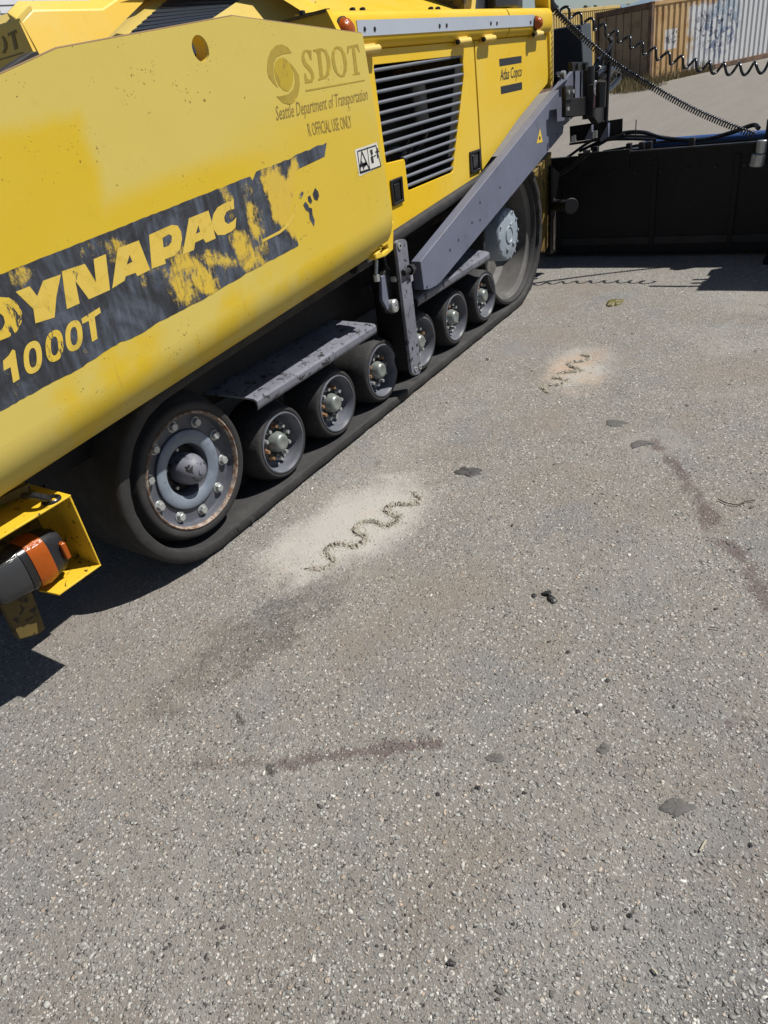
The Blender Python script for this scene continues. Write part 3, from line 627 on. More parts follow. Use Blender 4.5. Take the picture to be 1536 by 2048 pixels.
# ---- inside of the hopper and the far wing
def hop_inside():
    yf = 4.1
    def lean(u, v, k=.22, z0=2.2):                     # the wing's inner face slopes down towards the conveyor
        a, b_ = at(u, v, y=1.0), at(u, v, y=2.0); d = b_-a; t = (yf-k*(z0-CAMP.z))/(d.y-k*d.z); return CAMP+d*t
    p = [lean(*q) for q in ((42, 45), (65, 20), (205, 18), (290, -40), (360, -40), (330, 60), (200, 140), (86, 128))]
    fw = MB().prism(p, (0, .10, .06)).build('far_hopper_wing', 'far_yellow', PAV, bevel=.008)
    fp = MB().prism([Vector((p[0].x-.006, p[0].y+.004, p[0].z+.006)), Vector((p[0].x-.006, p[0].y-.22*(p[0].z-1.6)+.004, 1.6)), Vector((p[0].x-.006, 5.7, 1.6)), Vector((p[0].x-.006, 5.7, p[0].z+.006))], (.05, 0, 0)).build('wing_front_plate', 'far_yellow', fw)
    MB().prism([p[0], p[1], Vector((p[1].x, 5.7, p[1].z)), Vector((p[0].x, 5.7, p[0].z))], (0, 0, .02)).build('wing_top_plate', 'pale_yellow', fw)
    # faded owner's capitals on that plate
    xx = p[0].x-.010
    for l in ([at(u, v, x=xx) for u, v in ((15, 67), (31, 59), (33, 66), (28, 66), (35, 97), (29, 100), (22, 69), (16, 73))], [at(u, v, x=xx) for u, v in ((2, 72), (8, 74), (13, 85), (14, 97), (9, 107), (4, 106), (8, 96), (7, 84))], [at(u, v, x=xx) for u, v in ((-20, 124), (45, 104), (45, 107), (-20, 127))]):
        MB().prism(l, (.001, 0, 0)).build('faded_capital', 'ghost_shade', fw)
    # rubber lip
    r = [at(u, v, y=2.6) for u, v in ((-40, 176), (0, 143), (62, 104), (75, 102), (82, 112), (40, 150))]
    MB().prism(r, (0, .05, 0)).build('rubber_lip', 'tyre_rubber', fw, bevel=.004)
    # conveyor floor and back wall
    MB().box((.9, 2.68, .55), (3.0, 5.6, .60)).build('hopper_floor', 'dark_steel', PAV)
    # transverse slats of the grille in the front of the hood
    A, B = at(255, 72, y=3.3), at(345, -8, y=3.3); C, D = at(405, 48, y=2.75), at(505, -8, y=2.75)
    g = MB().prism([A+Vector((0, 0, -.03)), C+Vector((0, 0, -.03)), D+Vector((0, 0, -.03)), B+Vector((0, 0, -.03))], (0, 0, -.02)).build('front_grille', 'dark_void', PAV)
    n = 9
    for k in range(n):
        t = (k+.4)/n; u = A.lerp(B, t); v = C.lerp(D, t); MB().bar(u, v, .048, .006, (-.3, 0, .95)).build('grille_slat', 'panel_dark', g)
        MB().bar(u+Vector((.024, 0, .010)), v+Vector((.024, 0, .010)), .005, .005).build('slat_edge', 'slat_grey', g)
    # folded rail left of the grille
    L0, L1 = at(200, 90, y=3.55), at(300, -10, y=3.55); M0, M1 = at(235, 76, y=3.40), at(332, -8, y=3.40); R0, R1 = at(258, 70, y=3.3), at(347, -8, y=3.3)
    up = Vector((0, 0, .02)); MB().add([L0, M0+up, R0, L1, M1+up, R1, L0-up*3, R0-up*3, L1-up*3, R1-up*3], [(0, 1, 4, 3), (1, 2, 5, 4), (2, 7, 9, 5), (0, 3, 8, 6), (0, 6, 7, 2, 1)]).build('front_rail', 'pale_yellow', PAV, bevel=.004)
    # nose cover of the hood right of the grille
    a = [at(405, 50, y=2.74), at(500, -14, y=2.74)]; c = [at(540, 48, y=2.50), at(590, -14, y=2.50)]; d = [at(560, 50, y=2.44), at(608, -14, y=2.44)]; e = [at(600, 60, y=2.36), at(640, -14, y=2.36)]
    dn = Vector((0, 0, -.35))
    MB().add([a[0], c[0]+Vector((0, 0, .012)), d[0], e[0], a[1], c[1]+Vector((0, 0, .012)), d[1], e[1], a[0]+dn, c[0]+dn, d[0]+dn, e[0]+dn], [(0, 1, 5, 4), (1, 2, 6, 5), (2, 3, 7, 6), (0, 8, 9, 1), (1, 9, 10, 2), (2, 10, 11, 3)]).build('nose_cover', 'pale_yellow', PAV, bevel=.008)
hop_inside()

# ---- hood: doors, rounded shoulder, hinges, latches, strip, marker lamps, louvre
ztop = lambda x: 1.745-.0205*(x-3.38)
DOOR_F = [[Vector((3.0, YD, .892)), Vector((3.413, YD, .916)), Vector((4.433, YD, .983)), Vector((4.53, YD, 1.016)), Vector((4.545, YD, ztop(4.54))), Vector((3.0, YD, ztop(3.0)))],
          [Vector((3.425, YD, 1.668)), Vector((3.432, YD, 1.680)), Vector((4.375, YD, 1.659)), Vector((4.388, YD, 1.648)), Vector((4.388, YD, 1.56)), Vector((4.15, YD, 1.088)), Vector((4.138, YD, 1.08)), Vector((3.62, YD, 1.078)), Vector((3.611, YD, 1.088)), Vector((3.612, YD, 1.227)), Vector((3.602, YD, 1.238)), Vector((3.43, YD, 1.246)), Vector((3.424, YD, 1.256))]]
DF = MB().prism(DOOR_F, (0, .02, 0)).build('hood_door', 'hood_yellow', PAV, bevel=.003)
DR = MB().prism([Vector((4.548, YD, 1.022)), Vector((5.148, YD, 1.234)), Vector((5.724, YD, 1.40)), Vector((5.74, YD, 1.45)), Vector((5.735, YD, ztop(5.735))), Vector((4.563, YD, ztop(4.56)))], (0, .02, 0)).build('hood_door', 'hood_yellow', PAV, bevel=.003)
# rear post of the hood
MB().prism([Vector((5.755, YD-.012, 1.36)), Vector((5.80, YD-.012, 1.42)), Vector((5.82, YD-.012, 1.6)), Vector((5.80, YD-.012, 1.98)), Vector((5.72, YD-.012, 1.98)), Vector((5.745, YD-.012, 1.84)), Vector((5.75, YD-.012, 1.6))], (0, .10, 0)).build('rear_post', 'hood_yellow', PAV, bevel=.008)
def shoulder():
    prof = [(2.19, -.004), (2.162, 0.0), (2.143, .014), (2.132, .037), (2.1295, .06), (2.1295, .105), (2.134, .125), (2.146, .142), (2.17, .150), (2.30, .156)]
    for xa, xb, nm in ((3.04, 4.985, 'hood_shoulder'), (5.0, 5.735, 'hood_shoulder')):
        b = MB(); vs = [(x, y, ztop(x)+.004+h) for x in (xa, xb) for y, h in prof]; n = len(prof)
        b.add(vs, [(k, k+1, n+k+1, n+k) for k in range(n-1)]+[tuple(range(n))[::-1], tuple(range(n, 2*n))])
        o = b.build(nm, 'hood_yellow', PAV, smooth=50)
        if xa < 3.5: first = o
    return first
SH = shoulder()
# silver strip with bolt holes
sx0, sx1 = at(725, 54, y=2.10).x, at(1077, 45, y=2.10).x
z0 = lambda x: ztop(x)+.050; z1 = lambda x: ztop(x)+.112
ST = MB().prism([Vector((sx0, 2.1270, z0(sx0))), Vector((sx1, 2.1270, z0(sx1))), Vector((sx1, 2.1270, z1(sx1))), Vector((sx0, 2.1270, z1(sx0)))], (0, .002, 0)).build('silver_strip', 'silver_strip', SH)
for u, v in ((739, 56), (759, 56), (888, 50), (902, 49), (990, 45), (1002, 45), (1069, 43)):
    p = at(u, v, y=2.10); MB().lathe([(0, 0), (.0095, 0), (.0095, .003)], (p.x, 2.1240, p.z), 12).build('bolt_hole', 'dark_void', SH)
def marker(u, v, r):
    p = at(u, v, y=2.08); ml = MB().lathe([(0, -.045), (r*.55, -.040), (r*.85, -.026), (r*.98, -.008), (r, .004), (r*.6, .006)], (p.x, 2.1235, p.z), 24).build('marker_lamp', 'amber', SH)
    MB().lathe([(r*1.02, -.004), (r*1.10, -.002), (r*1.10, .008)], (p.x, 2.1235, p.z), 24).build('lamp_base', 'black_plastic', SH)
marker(705, 58, .05); marker(1085, 44, .038)
# end cap of the shoulder (faces forward, in shade), lid edge and cap screws
MB().prism([at(568, 44, x=3.035), at(655, 20, x=3.035), at(674, 60, x=3.035), at(676, 90, x=3.035), at(568, 90, x=3.035)], (-.006, 0, 0)).build('shoulder_end_cap', 'hood_yellow', SH)
MB().bar(at(566, 44, x=3.03), at(656, 20, x=3.03), .03, .012).build('cap_flange', 'dirty_shaded_yellow', SH)
MB().bar(at(655, 21, x=3.032), at(676, 62, x=3.032), .03, .012, (0, -1, 0)).build('cap_flange', 'hood_yellow', SH)
for u, v, x in ((605, 30, 3.02),): p = at(u, v, x=x); MB().lathe([(0, .018), (.014, .014), (.016, 0)], p, 10, 'Z').build('cap_screw', 'dark_steel', SH)
for u, v in ((712, 18), (732, 18), (868, 16), (882, 16)): p = at(u, v, y=2.18); MB().lathe([(0, .016), (.014, .012), (.016, -.004)], (p.x, 2.2, ztop(p.x)+.156), 10, 'Z').build('cap_screw', 'dark_steel', SH)
# lid of the hood above the shoulder, with dark openings and operator's console behind it
b = MB(); b.add([(3.05, 2.24, 1.905), (4.55, 2.24, 1.874), (4.55, 2.75, 2.12), (3.25, 2.75, 2.15), (3.05, 2.24, 1.86), (4.55, 2.24, 1.83), (4.55, 3.6, 2.14), (3.25, 3.6, 2.16)], [(0, 1, 2, 3), (0, 4, 5, 1), (3, 2, 6, 7)])
LID = b.build('hood_lid', 'hood_yellow', PAV)
MB().box((4.56, 2.22, 1.6), (4.66, 2.8, 2.3)).build('deck_post', 'dirty_shaded_yellow', PAV)
MB().bar((4.63, 2.23, 1.85), (4.86, 2.23, 2.35), .05, .05).build('deck_brace', 'pale_yellow', PAV)
MB().box((4.75, 2.26, 1.86), (5.55, 3.3, 2.3)).build('console_box', 'panel_dark', PAV, bevel=.02)
MB().box((4.95, 2.20, 1.875), (5.32, 2.26, 1.98)).build('console_step', 'dark_steel', PAV, bevel=.008)
MB().bar((3.2, 2.235, 1.898), (4.95, 2.235, 1.862), .03, .008).build('lid_edge', 'dirty_shaded_yellow', LID)
# hinges
for i, (u, v) in enumerate(((750, 97), (936, 81), (986, 76), (1083, 67))):
    p = at(u, v, y=2.11); d = DF if i < 2 else DR; y = 2.136
    h = MB().tube([(p.x-.075, y, p.z), (p.x+.075, y, p.z)], .0165, 12).build('hinge', 'pale_yellow', d, bevel=.002)
    MB().box((p.x-.06, y-.004, p.z-.012), (p.x+.045, 2.168, p.z+.022)).build('hinge_block', 'pale_yellow', d, bevel=.004)
    MB().tube([(p.x-.082, y, p.z), (p.x-.074, y, p.z)], .013, 10).build('hinge_pin_end', 'dark_steel', d)
# latches
def latch(pts, d):
    q = [at(*p, y=YD-.004) for p in pts]; c = sum(q, Vector())/4
    f = MB().prism([[Vector((p.x, YD-.012, p.z)) for p in q], [Vector((c.x+(p.x-c.x)*.72, YD-.012, c.z+(p.z-c.z)*.80)) for p in q]], (0, .014, 0)).build('latch_frame', 'black_plastic', d, bevel=.004)
    MB().prism([Vector((c.x+(p.x-c.x)*.73, YD-.001, c.z+(p.z-c.z)*.81)) for p in q], (0, .0008, 0)).build('latch_well', 'dark_steel', d)
    MB().prism([Vector((c.x+(p.x-c.x)*.45, YD-.008, c.z+(p.z-c.z)*.6)) for p in q], (0, .006, 0)).build('latch_paddle', 'black_plastic', d, bevel=.003)
latch(((780, 361), (803, 352), (807, 403), (786, 413)), DF)
latch(((939, 304), (960, 297), (961, 340), (941, 349)), DF)
# louvre slats and what is seen between them
xr = lambda z: 4.388 if z > 1.56 else 4.388-(1.56-z)*.505
for k in range(13):
    z = 1.657-.0462*k; xl = 3.424 if z > 1.25 else 3.612
    prof = [(2.182, -.0085), (2.174, -.007), (2.170, 0), (2.174, .007), (2.182, .0085), (2.196, .003)]
    n = len(prof); vs = [(x, y, z+h) for x in (xl-.004, xr(z)+.004) for y, h in prof]
    MB().add(vs, [(i, (i+1) % n, n+(i+1) % n, n+i) for i in range(n)]+[tuple(range(n))[::-1], tuple(range(n, 2*n))]).build('louvre_slat', 'slat_grey', DF, smooth=60)
MB().box((3.05, 2.75, .95), (5.7, 2.8, 1.88)).build('engine_bay_wall', 'dark_void', PAV)
EB = MB().box((3.5, 2.42, 1.0), (4.3, 2.74, 1.45)).build('engine_block', 'black_steel', PAV, bevel=.03)
MB().tube(spline([(3.5, 2.36, 1.2), (3.7, 2.3, 1.28), (3.95, 2.32, 1.22), (4.2, 2.36, 1.3)]), .018, 8).build('engine_hose', 'black_plastic', EB)
MB().tube(spline([(3.55, 2.30, 1.12), (3.72, 2.28, 1.21), (3.9, 2.30, 1.30)]), .006, 6).build('fuel_line', 'engine_metal', EB)
MB().tube(spline([(3.62, 2.30, 1.10), (3.78, 2.28, 1.19), (3.96, 2.30, 1.28)]), .006, 6).build('fuel_line', 'engine_metal', EB)
MB().tube([(4.1, 2.33, 1.36), (4.1, 2.33, 1.56)], .05, 14).build('filter_canister', 'engine_metal', EB, bevel=.01)
for k in range(9):
    x = 3.66+.05*k+random.uniform(-.02, .02); z = 1.1+random.uniform(0, .14); MB().tube([(x, 2.32, z), (x+.012, 2.30, z+.008)], random.uniform(.006, .011), 6).build('pipe_fitting', 'engine_metal', EB)
# maker's mark on the rear door: two bars and the script name
def D(u, v, d=0): return at(u, v, y=YD)
for l in (((998, 118), (1043, 111.5), (1043, 125.5), (999, 133)), ((1001, 173), (1044, 164), (1044, 179), (1002, 188.5))): decal('mark_bar', [l], 'decal_black', .0015, DR, fn=D)
text('mark_name', 'Atlas Copco', (1000.5, 161), (1044, 152), .062, 'decal_black', DR, YD, .28, .012)

# ---- chassis under the hood
MB().box((1.3, 2.66, .40), (5.75, 2.74, 1.0)).build('chassis_plate', 'black_steel', PAV)
MB().box((2.6, 2.30, .80), (5.6, 2.66, .90)).build('chassis_rail', 'dirty_rail', PAV, bevel=.006)
MB().box((3.0, 2.22, .86), (5.3, 2.30, .905)).build('rail_flange', 'dirty_rail', PAV, bevel=.004)
zs = lambda x: .726+.0683*(x-.89)
MB().prism([Vector((1.95, 2.14, zs(1.95)-.005)), Vector((3.1, 2.14, zs(3.1)-.005)), Vector((3.1, 2.14, zs(3.1)-.06)), Vector((1.95, 2.14, zs(1.95)-.05))], (0, .12, 0)).build('wing_support', 'dirty_rail', PAV, bevel=.004)
MB().box((.9, 2.30, .60), (3.2, 2.66, 1.1)).build('hopper_frame', 'black_steel', PAV)
MB().prism([Vector((1.75, 2.45, .45)), Vector((4.9, 2.45, .45)), Vector((4.5, 2.45, .78)), Vector((2.1, 2.45, .62))], (0, .12, 0)).build('track_frame', 'black_steel', PAV, bevel=.01)
MB().box((3.0, 2.8, .5), (5.75, 4.6, 1.85)).build('chassis_light_block', 'black_steel', PAV)  # solid block added inside the chassis to keep light out

# ---- rubber track
IC, IR, DC, DRR = (1.665, .392), .39, (4.965, .522), .52
def belt():
    def ring(off):
        r1, r2 = IR-off, DRR-off; pts = []
        n_t = Vector((-.0788, 0, .9969)); a_t = math.atan2(n_t.z, n_t.x)
        a0 = a_t; a1 = 3*math.pi/2
        for k in range(41): a = a0+(a1-a0)*k/40; pts.append((IC[0]+r1*math.cos(a), IC[1]+r1*math.sin(a)))
        for k in range(1, 60): t = k/60; pts.append((IC[0]+(DC[0]-IC[0])*t, .002+off))
        for k in range(41): a = -math.pi/2+(a_t+math.pi/2)*k/40; pts.append((DC[0]+r2*math.cos(a), DC[1]+r2*math.sin(a)))
        e = pts[-1]; s = pts[0]
        for k in range(1, 30): t = k/30; pts.append((e[0]+(s[0]-e[0])*t, e[1]+(s[1]-e[1])*t))
        return pts
    prof = [(2.146, .008), (2.141, .014), (2.140, .030), (2.141, .052), (2.147, .058), (2.60, .058), (2.60, .0), (2.160, .0)]
    rings = [(y, ring(o)) for y, o in prof]; n = len(rings[0][1]); b = MB()
    vs = []
    for y, r in rings:
        for i, (x, z) in enumerate(r):
            j = 0
            if y < 2.16: j = .003*math.sin(i*1.7)*math.sin(i*.37)+random.uniform(-.0012, .0012)
            vs.append((x, y+j, z))
    L = len(rings)
    fs = [(k*n+i, k*n+(i+1) % n, ((k+1) % L)*n+(i+1) % n, ((k+1) % L)*n+i) for k in range(L) for i in range(n)]
    b.add(vs, fs); o = b.build('track_belt', 'belt_rubber', PAV, smooth=50)
    # nicks torn into the edge
    for u, v in ((505, 1040), (478, 1056)):
        p = at(u, v, y=2.14); MB().lathe([(0, -.002), (.012, -.0015), (.016, .004)], (p.x, 2.138, max(.02, p.z)), 7).build('rubber_tear', 'tyre_rubber', o)
    for k in range(44):
        t = (k+.5)/44; x = IC[0]+(DC[0]-IC[0])*t
        MB().prism([Vector((x-.03, 2.36, .05)), Vector((x+.03, 2.36, .05)), Vector((x+.018, 2.36, .11)), Vector((x-.018, 2.36, .11))], (0, .05, 0)).build('guide_lug', 'belt_rubber', o)
    return o
belt()

# ---- wheels
def nut_mesh(name, r, h, washer=True):
    b = MB(); b.lathe([(r, 0), (r, -h*.7), (r*.86, -h), (0, -h)], n=6)
    if washer: b.lathe([(r*1.3, .001), (r*1.3, -h*.15), (r*.9, -h*.15)], n=14)
    return b
def copy_tree(o, parent, loc):
    c = o.copy(); COL.objects.link(c); c.parent = parent; c.location = loc
    for ch in o.children:
        d = ch.copy(); COL.objects.link(d); d.parent = c
    return c
def local(o, parent, loc=(0, 0, 0), rot=None):
    o.parent = parent; o.matrix_parent_inverse = Matrix.Identity(4); o.location = loc
    if rot is not None: o.rotation_euler = rot
    return o
PO = Vector((3.2, 3.3, 0))
WX = [2.202, 2.652, 3.100, 3.555, 4.007, 4.457]
def road_wheels():
    Y0 = 2.165
    rim = MB().lathe([(.148, .012), (.146, -.003), (.140, -.005), (.135, .004), (.130, .012), (.125, .055), (.116, .072), (.104, .076), (.098, .06), (.066, .055), (.062, .07), (0, .07)], n=56).build('road_wheel', 'wheel_grey', None, smooth=45)
    local(rim, PAV, Vector((WX[0], Y0, .246))-PO)
    local(MB().lathe([(.147, .003), (.150, .0), (.160, -.002), (.168, .003), (.174, .016), (.181, .040), (.188, .065), (.191, .09), (.191, .20), (.15, .215), (.147, .05)], n=64).build('tyre', 'tyre_rubber', smooth=50), rim)
    local(MB().lathe([(.052, .055), (.049, .03), (.043, .014), (.041, .006), (.035, -.001), (.027, -.003), (.019, .0), (0, .001)], n=32).build('hub_cap', 'steel_cap', smooth=50), rim)
    local(MB().lathe([(.101, .075), (.096, .052), (.058, .050), (.055, .06)], n=40).build('hub_flange', 'dark_steel', smooth=40), rim)
    nm = nut_mesh('nut', .0105, .026)
    first = None
    for k in range(10):
        a = 2*math.pi*(k+.3)/10; o = nm.build('wheel_nut', 'galvanised') if first is None else first.copy()
        if first is None: first = o
        else: COL.objects.link(o)
        local(o, rim, (.080*math.cos(a), .051, .080*math.sin(a)), (0, random.random(), 0))
        if k in (2, 5, 6): o.material_slots[0].link = 'OBJECT'; o.material_slots[0].material = MATS['rusty_nut']
    for i, x in enumerate(WX[1:]):
        c = copy_tree(rim, PAV, Vector((x, Y0, .246))-PO); c.rotation_euler = (0, .37*(i+1), 0)
road_wheels()
def front_wheel():
    rim = MB().lathe([(.244, .03), (.242, .0), (.238, .004), (.230, .030), (.224, .040), (.212, .044), (.170, .044), (.168, .047), (.166, .036), (.155, .032), (.122, .034), (.110, .044), (.104, .062), (.102, .14), (.07, .14), (0, .14)], n=72).build('front_idler_wheel', 'idler_grey', None, smooth=40)
    local(rim, PAV, Vector((IC[0], 2.165, IC[1]-.006))-PO); rim['label'] = 'large front wheel with ten bolts and a rusty rim'
    local(MB().lathe([(.248, .006), (.247, -.003), (.241, -.006), (.237, -.002), (.234, .012)], n=72).build('rusty_lip', 'rust_lip', smooth=60), rim)
    local(MB().lathe([(.246, .004), (.252, -.002), (.270, -.004), (.281, .0), (.287, .012), (.291, .030), (.297, .036), (.304, .075), (.322, .10), (.325, .12), (.325, .40), (.25, .41)], n=80).build('tyre', 'tyre_rubber', smooth=50), rim)
    local(MB().lathe([(.1655, .034), (.160, .030), (.125, .031), (.111, .040)], n=60).build('inner_ring', 'hub_blue', smooth=40), rim)
    local(MB().lathe([(.066, .14), (.068, .06), (.064, .025), (.054, .004), (.040, -.012), (.022, -.021), (.012, -.022), (.012, -.026), (0, -.027)], n=40).build('hub_dome', 'grey_worn', smooth=50), rim, (.012, 0, -.004))
    local(MB().lathe([(.098, .10), (.096, .085), (.070, .080)], n=40).build('bearing_flange', 'black_steel', smooth=40), rim)
    nm = nut_mesh('bolt', .0185, .020); first = None
    for k in range(10):
        a = 2*math.pi*(k+.55)/10; o = nm.build('wheel_bolt', 'galvanised', bevel=.0015) if first is None else first.copy()
        if first is None: first = o
        else: COL.objects.link(o)
        local(o, rim, (.198*math.cos(a), .043, .198*math.sin(a)), (0, random.random(), 0))
    for k in range(5):
        a = 2*math.pi*(k+.2)/5; local(MB().lathe([(.007, 0), (.007, -.012), (0, -.012)], n=8).build('flange_screw', 'galvanised'), rim, (.084*math.cos(a), .084, .084*math.sin(a)))
front_wheel()
def drive_wheel():
    d = MB().lathe([(.468, .03), (.462, .0), (.455, -.002), (.440, .006), (.432, .02), (.428, .035), (.418, .04), (.405, .05), (.395, .20), (.36, .235), (.18, .24), (0, .24)], n=96).build('drive_wheel', 'drum_grey', None, smooth=40)
    local(d, PAV, Vector((DC[0]-.02, 2.17, DC[1]))-PO)
    local(MB().lathe([(.430, .022), (.436, .004), (.448, -.008), (.464, -.004), (.470, .012), (.470, .40)], n=96).build('tyre', 'tyre_rubber', smooth=45), d)
    h = local(MB().lathe([(.178, .24), (.176, .03), (.168, .016), (.160, .012), (.060, .010), (.058, .004), (.052, .002), (.048, .008), (0, .008)], n=56).build('planetary_hub', 'hub_pale', smooth=35), d, (-.01, 0, .015))
    for k in range(12):
        a = 2*math.pi*k/12; local(MB().lathe([(.009, .013), (.009, .003), (0, .002)], n=6).build('hub_bolt', 'hub_pale'), d, (-.01+.155*math.cos(a), 0, .015+.155*math.sin(a)))
    for (x, z, a) in ((-.05, -.08, .5), (.03, .08, -.4), (.06, -.06, .2)):
        local(MB().box((-.02, .0, -.008), (.02, .012, .008)).build('casting_lug', 'hub_pale', bevel=.003), d, (x, 0, z), (0, a, 0))
drive_wheel()

# ---- fenders over the road wheels
def fender(dx, flip, label):
    # sheet with a rolled outer lip
    xa, xb = 2.04+dx, 3.01+dx
    prof = [(2.104, .500), (2.100, .512), (2.100, .534), (2.108, .545), (2.125, .550), (2.46, .600)]
    th = .008; n = len(prof); vs = []
    for x, k in ((xa, 0), (xb, 0)):
        for y, z in prof: vs.append((x-(.10*(y-2.1)/.36 if not flip else 0), y, z))
        for y, z in prof: vs.append((x-(.10*(y-2.1)/.36 if not flip else 0), y+th, z-th))
    fs = []
    for i in range(n-1):
        fs += [(i, i+1, 2*n+i+1, 2*n+i), (n+i+1, n+i, 3*n+i, 3*n+i+1), (i+1, i, n+i, n+i+1), (2*n+i, 2*n+i+1, 3*n+i+1, 3*n+i)]
    fs += [(0, 2*n, 3*n, n), (n-1, 2*n-1, 4*n-1, 3*n-1)]
    o = MB().add(vs, fs).build('track_fender', 'grey_worn', PAV, smooth=30)
    MB().box((xa+.3, 2.3, .42), (xa+.36, 2.5, .57)).build('fender_bracket', 'dark_steel', o)
fender(0, False, ''); fender(1.42, True, '')
MB().prism([Vector((2.9, 2.35, .60)), Vector((3.06, 2.35, .60)), Vector((3.05, 2.35, .80)), Vector((3.0, 2.35, .80))], (0, .01, 0)).build('gusset', 'grey_worn', PAV)

# ---- hanging clevis between hopper and bar
cl = [at(*p, y=2.12) for p in ((768, 545), (776, 530), (786, 532), (792, 560), (792, 600), (798, 622), (790, 630), (772, 625), (763, 590))]
CLV = MB().prism(cl, (0, .03, 0)).build('hanging_clevis', 'dark_steel', PAV, bevel=.004)
MB().prism([at(*p, y=2.11) for p in ((763, 553), (770, 550), (779, 610), (776, 622), (765, 600))], (0, .02, 0)).build('clevis_plate', 'grey_paint', CLV, bevel=.003)
for u, v, r, h in ((791, 612, .036, .06), (795, 557, .022, .05)):
    p = at(u, v, y=2.09); MB().lathe([(0, .004), (r*.25, .004), (r*.3, 0), (r*.85, 0), (r, .006), (r, h)], (p.x, 2.085, p.z), 26).build('clevis_pin', 'galvanised', CLV, smooth=30)
MB().tube(spline([at(768, 500, y=2.14), at(772, 530, y=2.13), at(785, 545, y=2.12), at(786, 575, y=2.12)]), .012, 8).build('clevis_hook', 'dark_steel', CLV)

# ---- vertical bar and tow arm
YB = 2.06
bar_pts = [at(*p, y=YB) for p in ((792, 486), (797, 480), (810, 478), (814, 484), (843, 740), (839, 748), (829, 751), (824, 746))]
VB = MB().prism([[Vector((p.x, YB, p.z)) for p in bar_pts]], (0, .02, 0)).build('upright_bar', 'grey_worn', PAV, bevel=.003)
MB().prism([Vector((bar_pts[0].x+.002, YB+.018, bar_pts[0].z-.02)), Vector((bar_pts[0].x+.022, YB+.018, bar_pts[0].z-.02)), Vector((bar_pts[7].x+.022, YB+.018, bar_pts[7].z+.01)), Vector((bar_pts[7].x+.002, YB+.018, bar_pts[7].z+.01))], (0, .17, 0)).build('channel_side', 'black_steel', VB)
def washer(u, v, r, parent, y): p = at(u, v, y=y); MB().lathe([(r*.45, .004), (r*.45, -.006), (r, -.005), (r, .004)], (p.x, y, p.z), 16).build('bolt_eye', 'galvanised', parent); MB().lathe([(0, -.001), (r*.45, -.001)], (p.x, y-.001, p.z), 12).build('eye_bore', 'dark_void', parent)
for u, v, r in ((799, 492, .018), (831, 738, .014), (840, 734, .014)): washer(u, v, r, VB, YB-.001)
for u, v in ((825, 697), (834, 690), (805, 542), (815, 537)): p = at(u, v, y=YB); MB().lathe([(0, -.0012), (.0095, -.0012), (.0095, .001)], (p.x, YB, p.z), 10).build('bolt_hole', 'dark_void', VB)
p = at(825, 540, y=2.03); MB().tube([(p.x-.06, 2.05, p.z), (p.x+.03, 2.05, p.z)], .016, 8).lathe([(.028, 0), (.028, .03), (0, .03)], (p.x, 2.05, p.z), 6, 'X').build('arm_bolt', 'dark_steel', VB)
YA = 2.05
arm = [at(*p, y=YA) for p in ((841, 523), (848, 580), (861, 578), (872, 572), (882, 564), (1126, 267), (1130, 232), (1131, 168), (1137, 155))]
ARM = MB().prism([arm], (0, .062, 0)).build('tow_arm', 'grey_paint', PAV, bevel=.005)
pl = [at(*p, y=YA+.066) for p in ((1120, 172), (1144, 142), (1173, 140), (1172, 200), (1150, 232), (1130, 250))]
MB().prism([pl], (0, .02, 0)).build('arm_end_plate', 'grey_paint', ARM, bevel=.004)
for u in (1149, 1162): MB().tube([at(u+random.uniform(-.5, .5), 142+k*10, y=YA+.06) for k in range(7)], .006, 6).build('thin_wire', 'cable', ARM)
tr = [at(*p, y=YA) for p in ((1080, 257), (1085, 284), (1073, 287))]
WT = MB().prism([[Vector((p.x, YA-.0015, p.z)) for p in tr]], (0, .001, 0)).build('warning_triangle', MATS['hood_yellow'], ARM, label='small yellow warning triangle sticker')
p = at(1079, 276, y=YA); MB().lathe([(0, -.0018), (.013, -.0018), (.013, -.001)], (p.x, YA-.001, p.z), 8).build('triangle_mark', 'decal_black', ARM)
for u, v in ((960, 440), (944, 445), (1125, 255), (1114, 268), (1065, 345), (1000, 375), (960, 405), (854, 574), (900, 500), (917, 480)): p = at(u, v, y=YA); MB().lathe([(0, -.0012), (.008, -.0012), (.008, .001)], (p.x, YA, p.z), 8).build('bolt_hole', 'dark_void', ARM)

# ---- rear end: black brackets, posts, hydraulic bits
YR = 1.95
BR = MB().prism([[at(*p, y=YR) for p in ((1131, 172), (1146, 170), (1147, 196), (1190, 191), (1190, 229), (1146, 234), (1131, 234))]], (0, .03, 0)).build('rear_bracket', 'black_steel', PAV, bevel=.006)
MB().prism([[at(*p, y=YR-.012) for p in ((1131, 172), (1146, 171), (1146, 198), (1132, 201))]], (0, .012, 0)).build('bracket_plate', 'dark_steel', BR, bevel=.002)
for u, v in ((1135, 184), (1144, 183), (1134, 218)): p = at(u, v, y=YR-.012); MB().lathe([(.014, 0), (.014, -.014), (0, -.014)], (p.x, YR-.012, p.z), 6).build('bracket_bolt', 'galvanised', BR)
MB().prism([[at(*p, y=YR+.02) for p in ((1145, 124), (1178, 124), (1178, 140), (1145, 142))]], (0, .03, 0)).build('bracket_ear', 'dark_steel', BR, bevel=.003)
for u in (1153, 1168): p = at(u, 133, y=YR+.02); MB().lathe([(.022, 0), (.022, -.018), (0, -.018)], (p.x, YR+.02, p.z), 6).build('bracket_bolt', 'dark_steel', BR)
a, b2 = at(1181, 133, y=YR), at(1185, 236, y=YR)
LC_ = MB().lathe([(0, 0), (.046, 0), (.046, a.z-b2.z), (0, a.z-b2.z)], (a.x+.05, YR+.03, b2.z), 24, 'Z').build('lift_cylinder', 'dark_steel', PAV, smooth=40)
a = at(1193, 192, y=YR-.1); b2 = at(1190, 236, y=YR-.1)
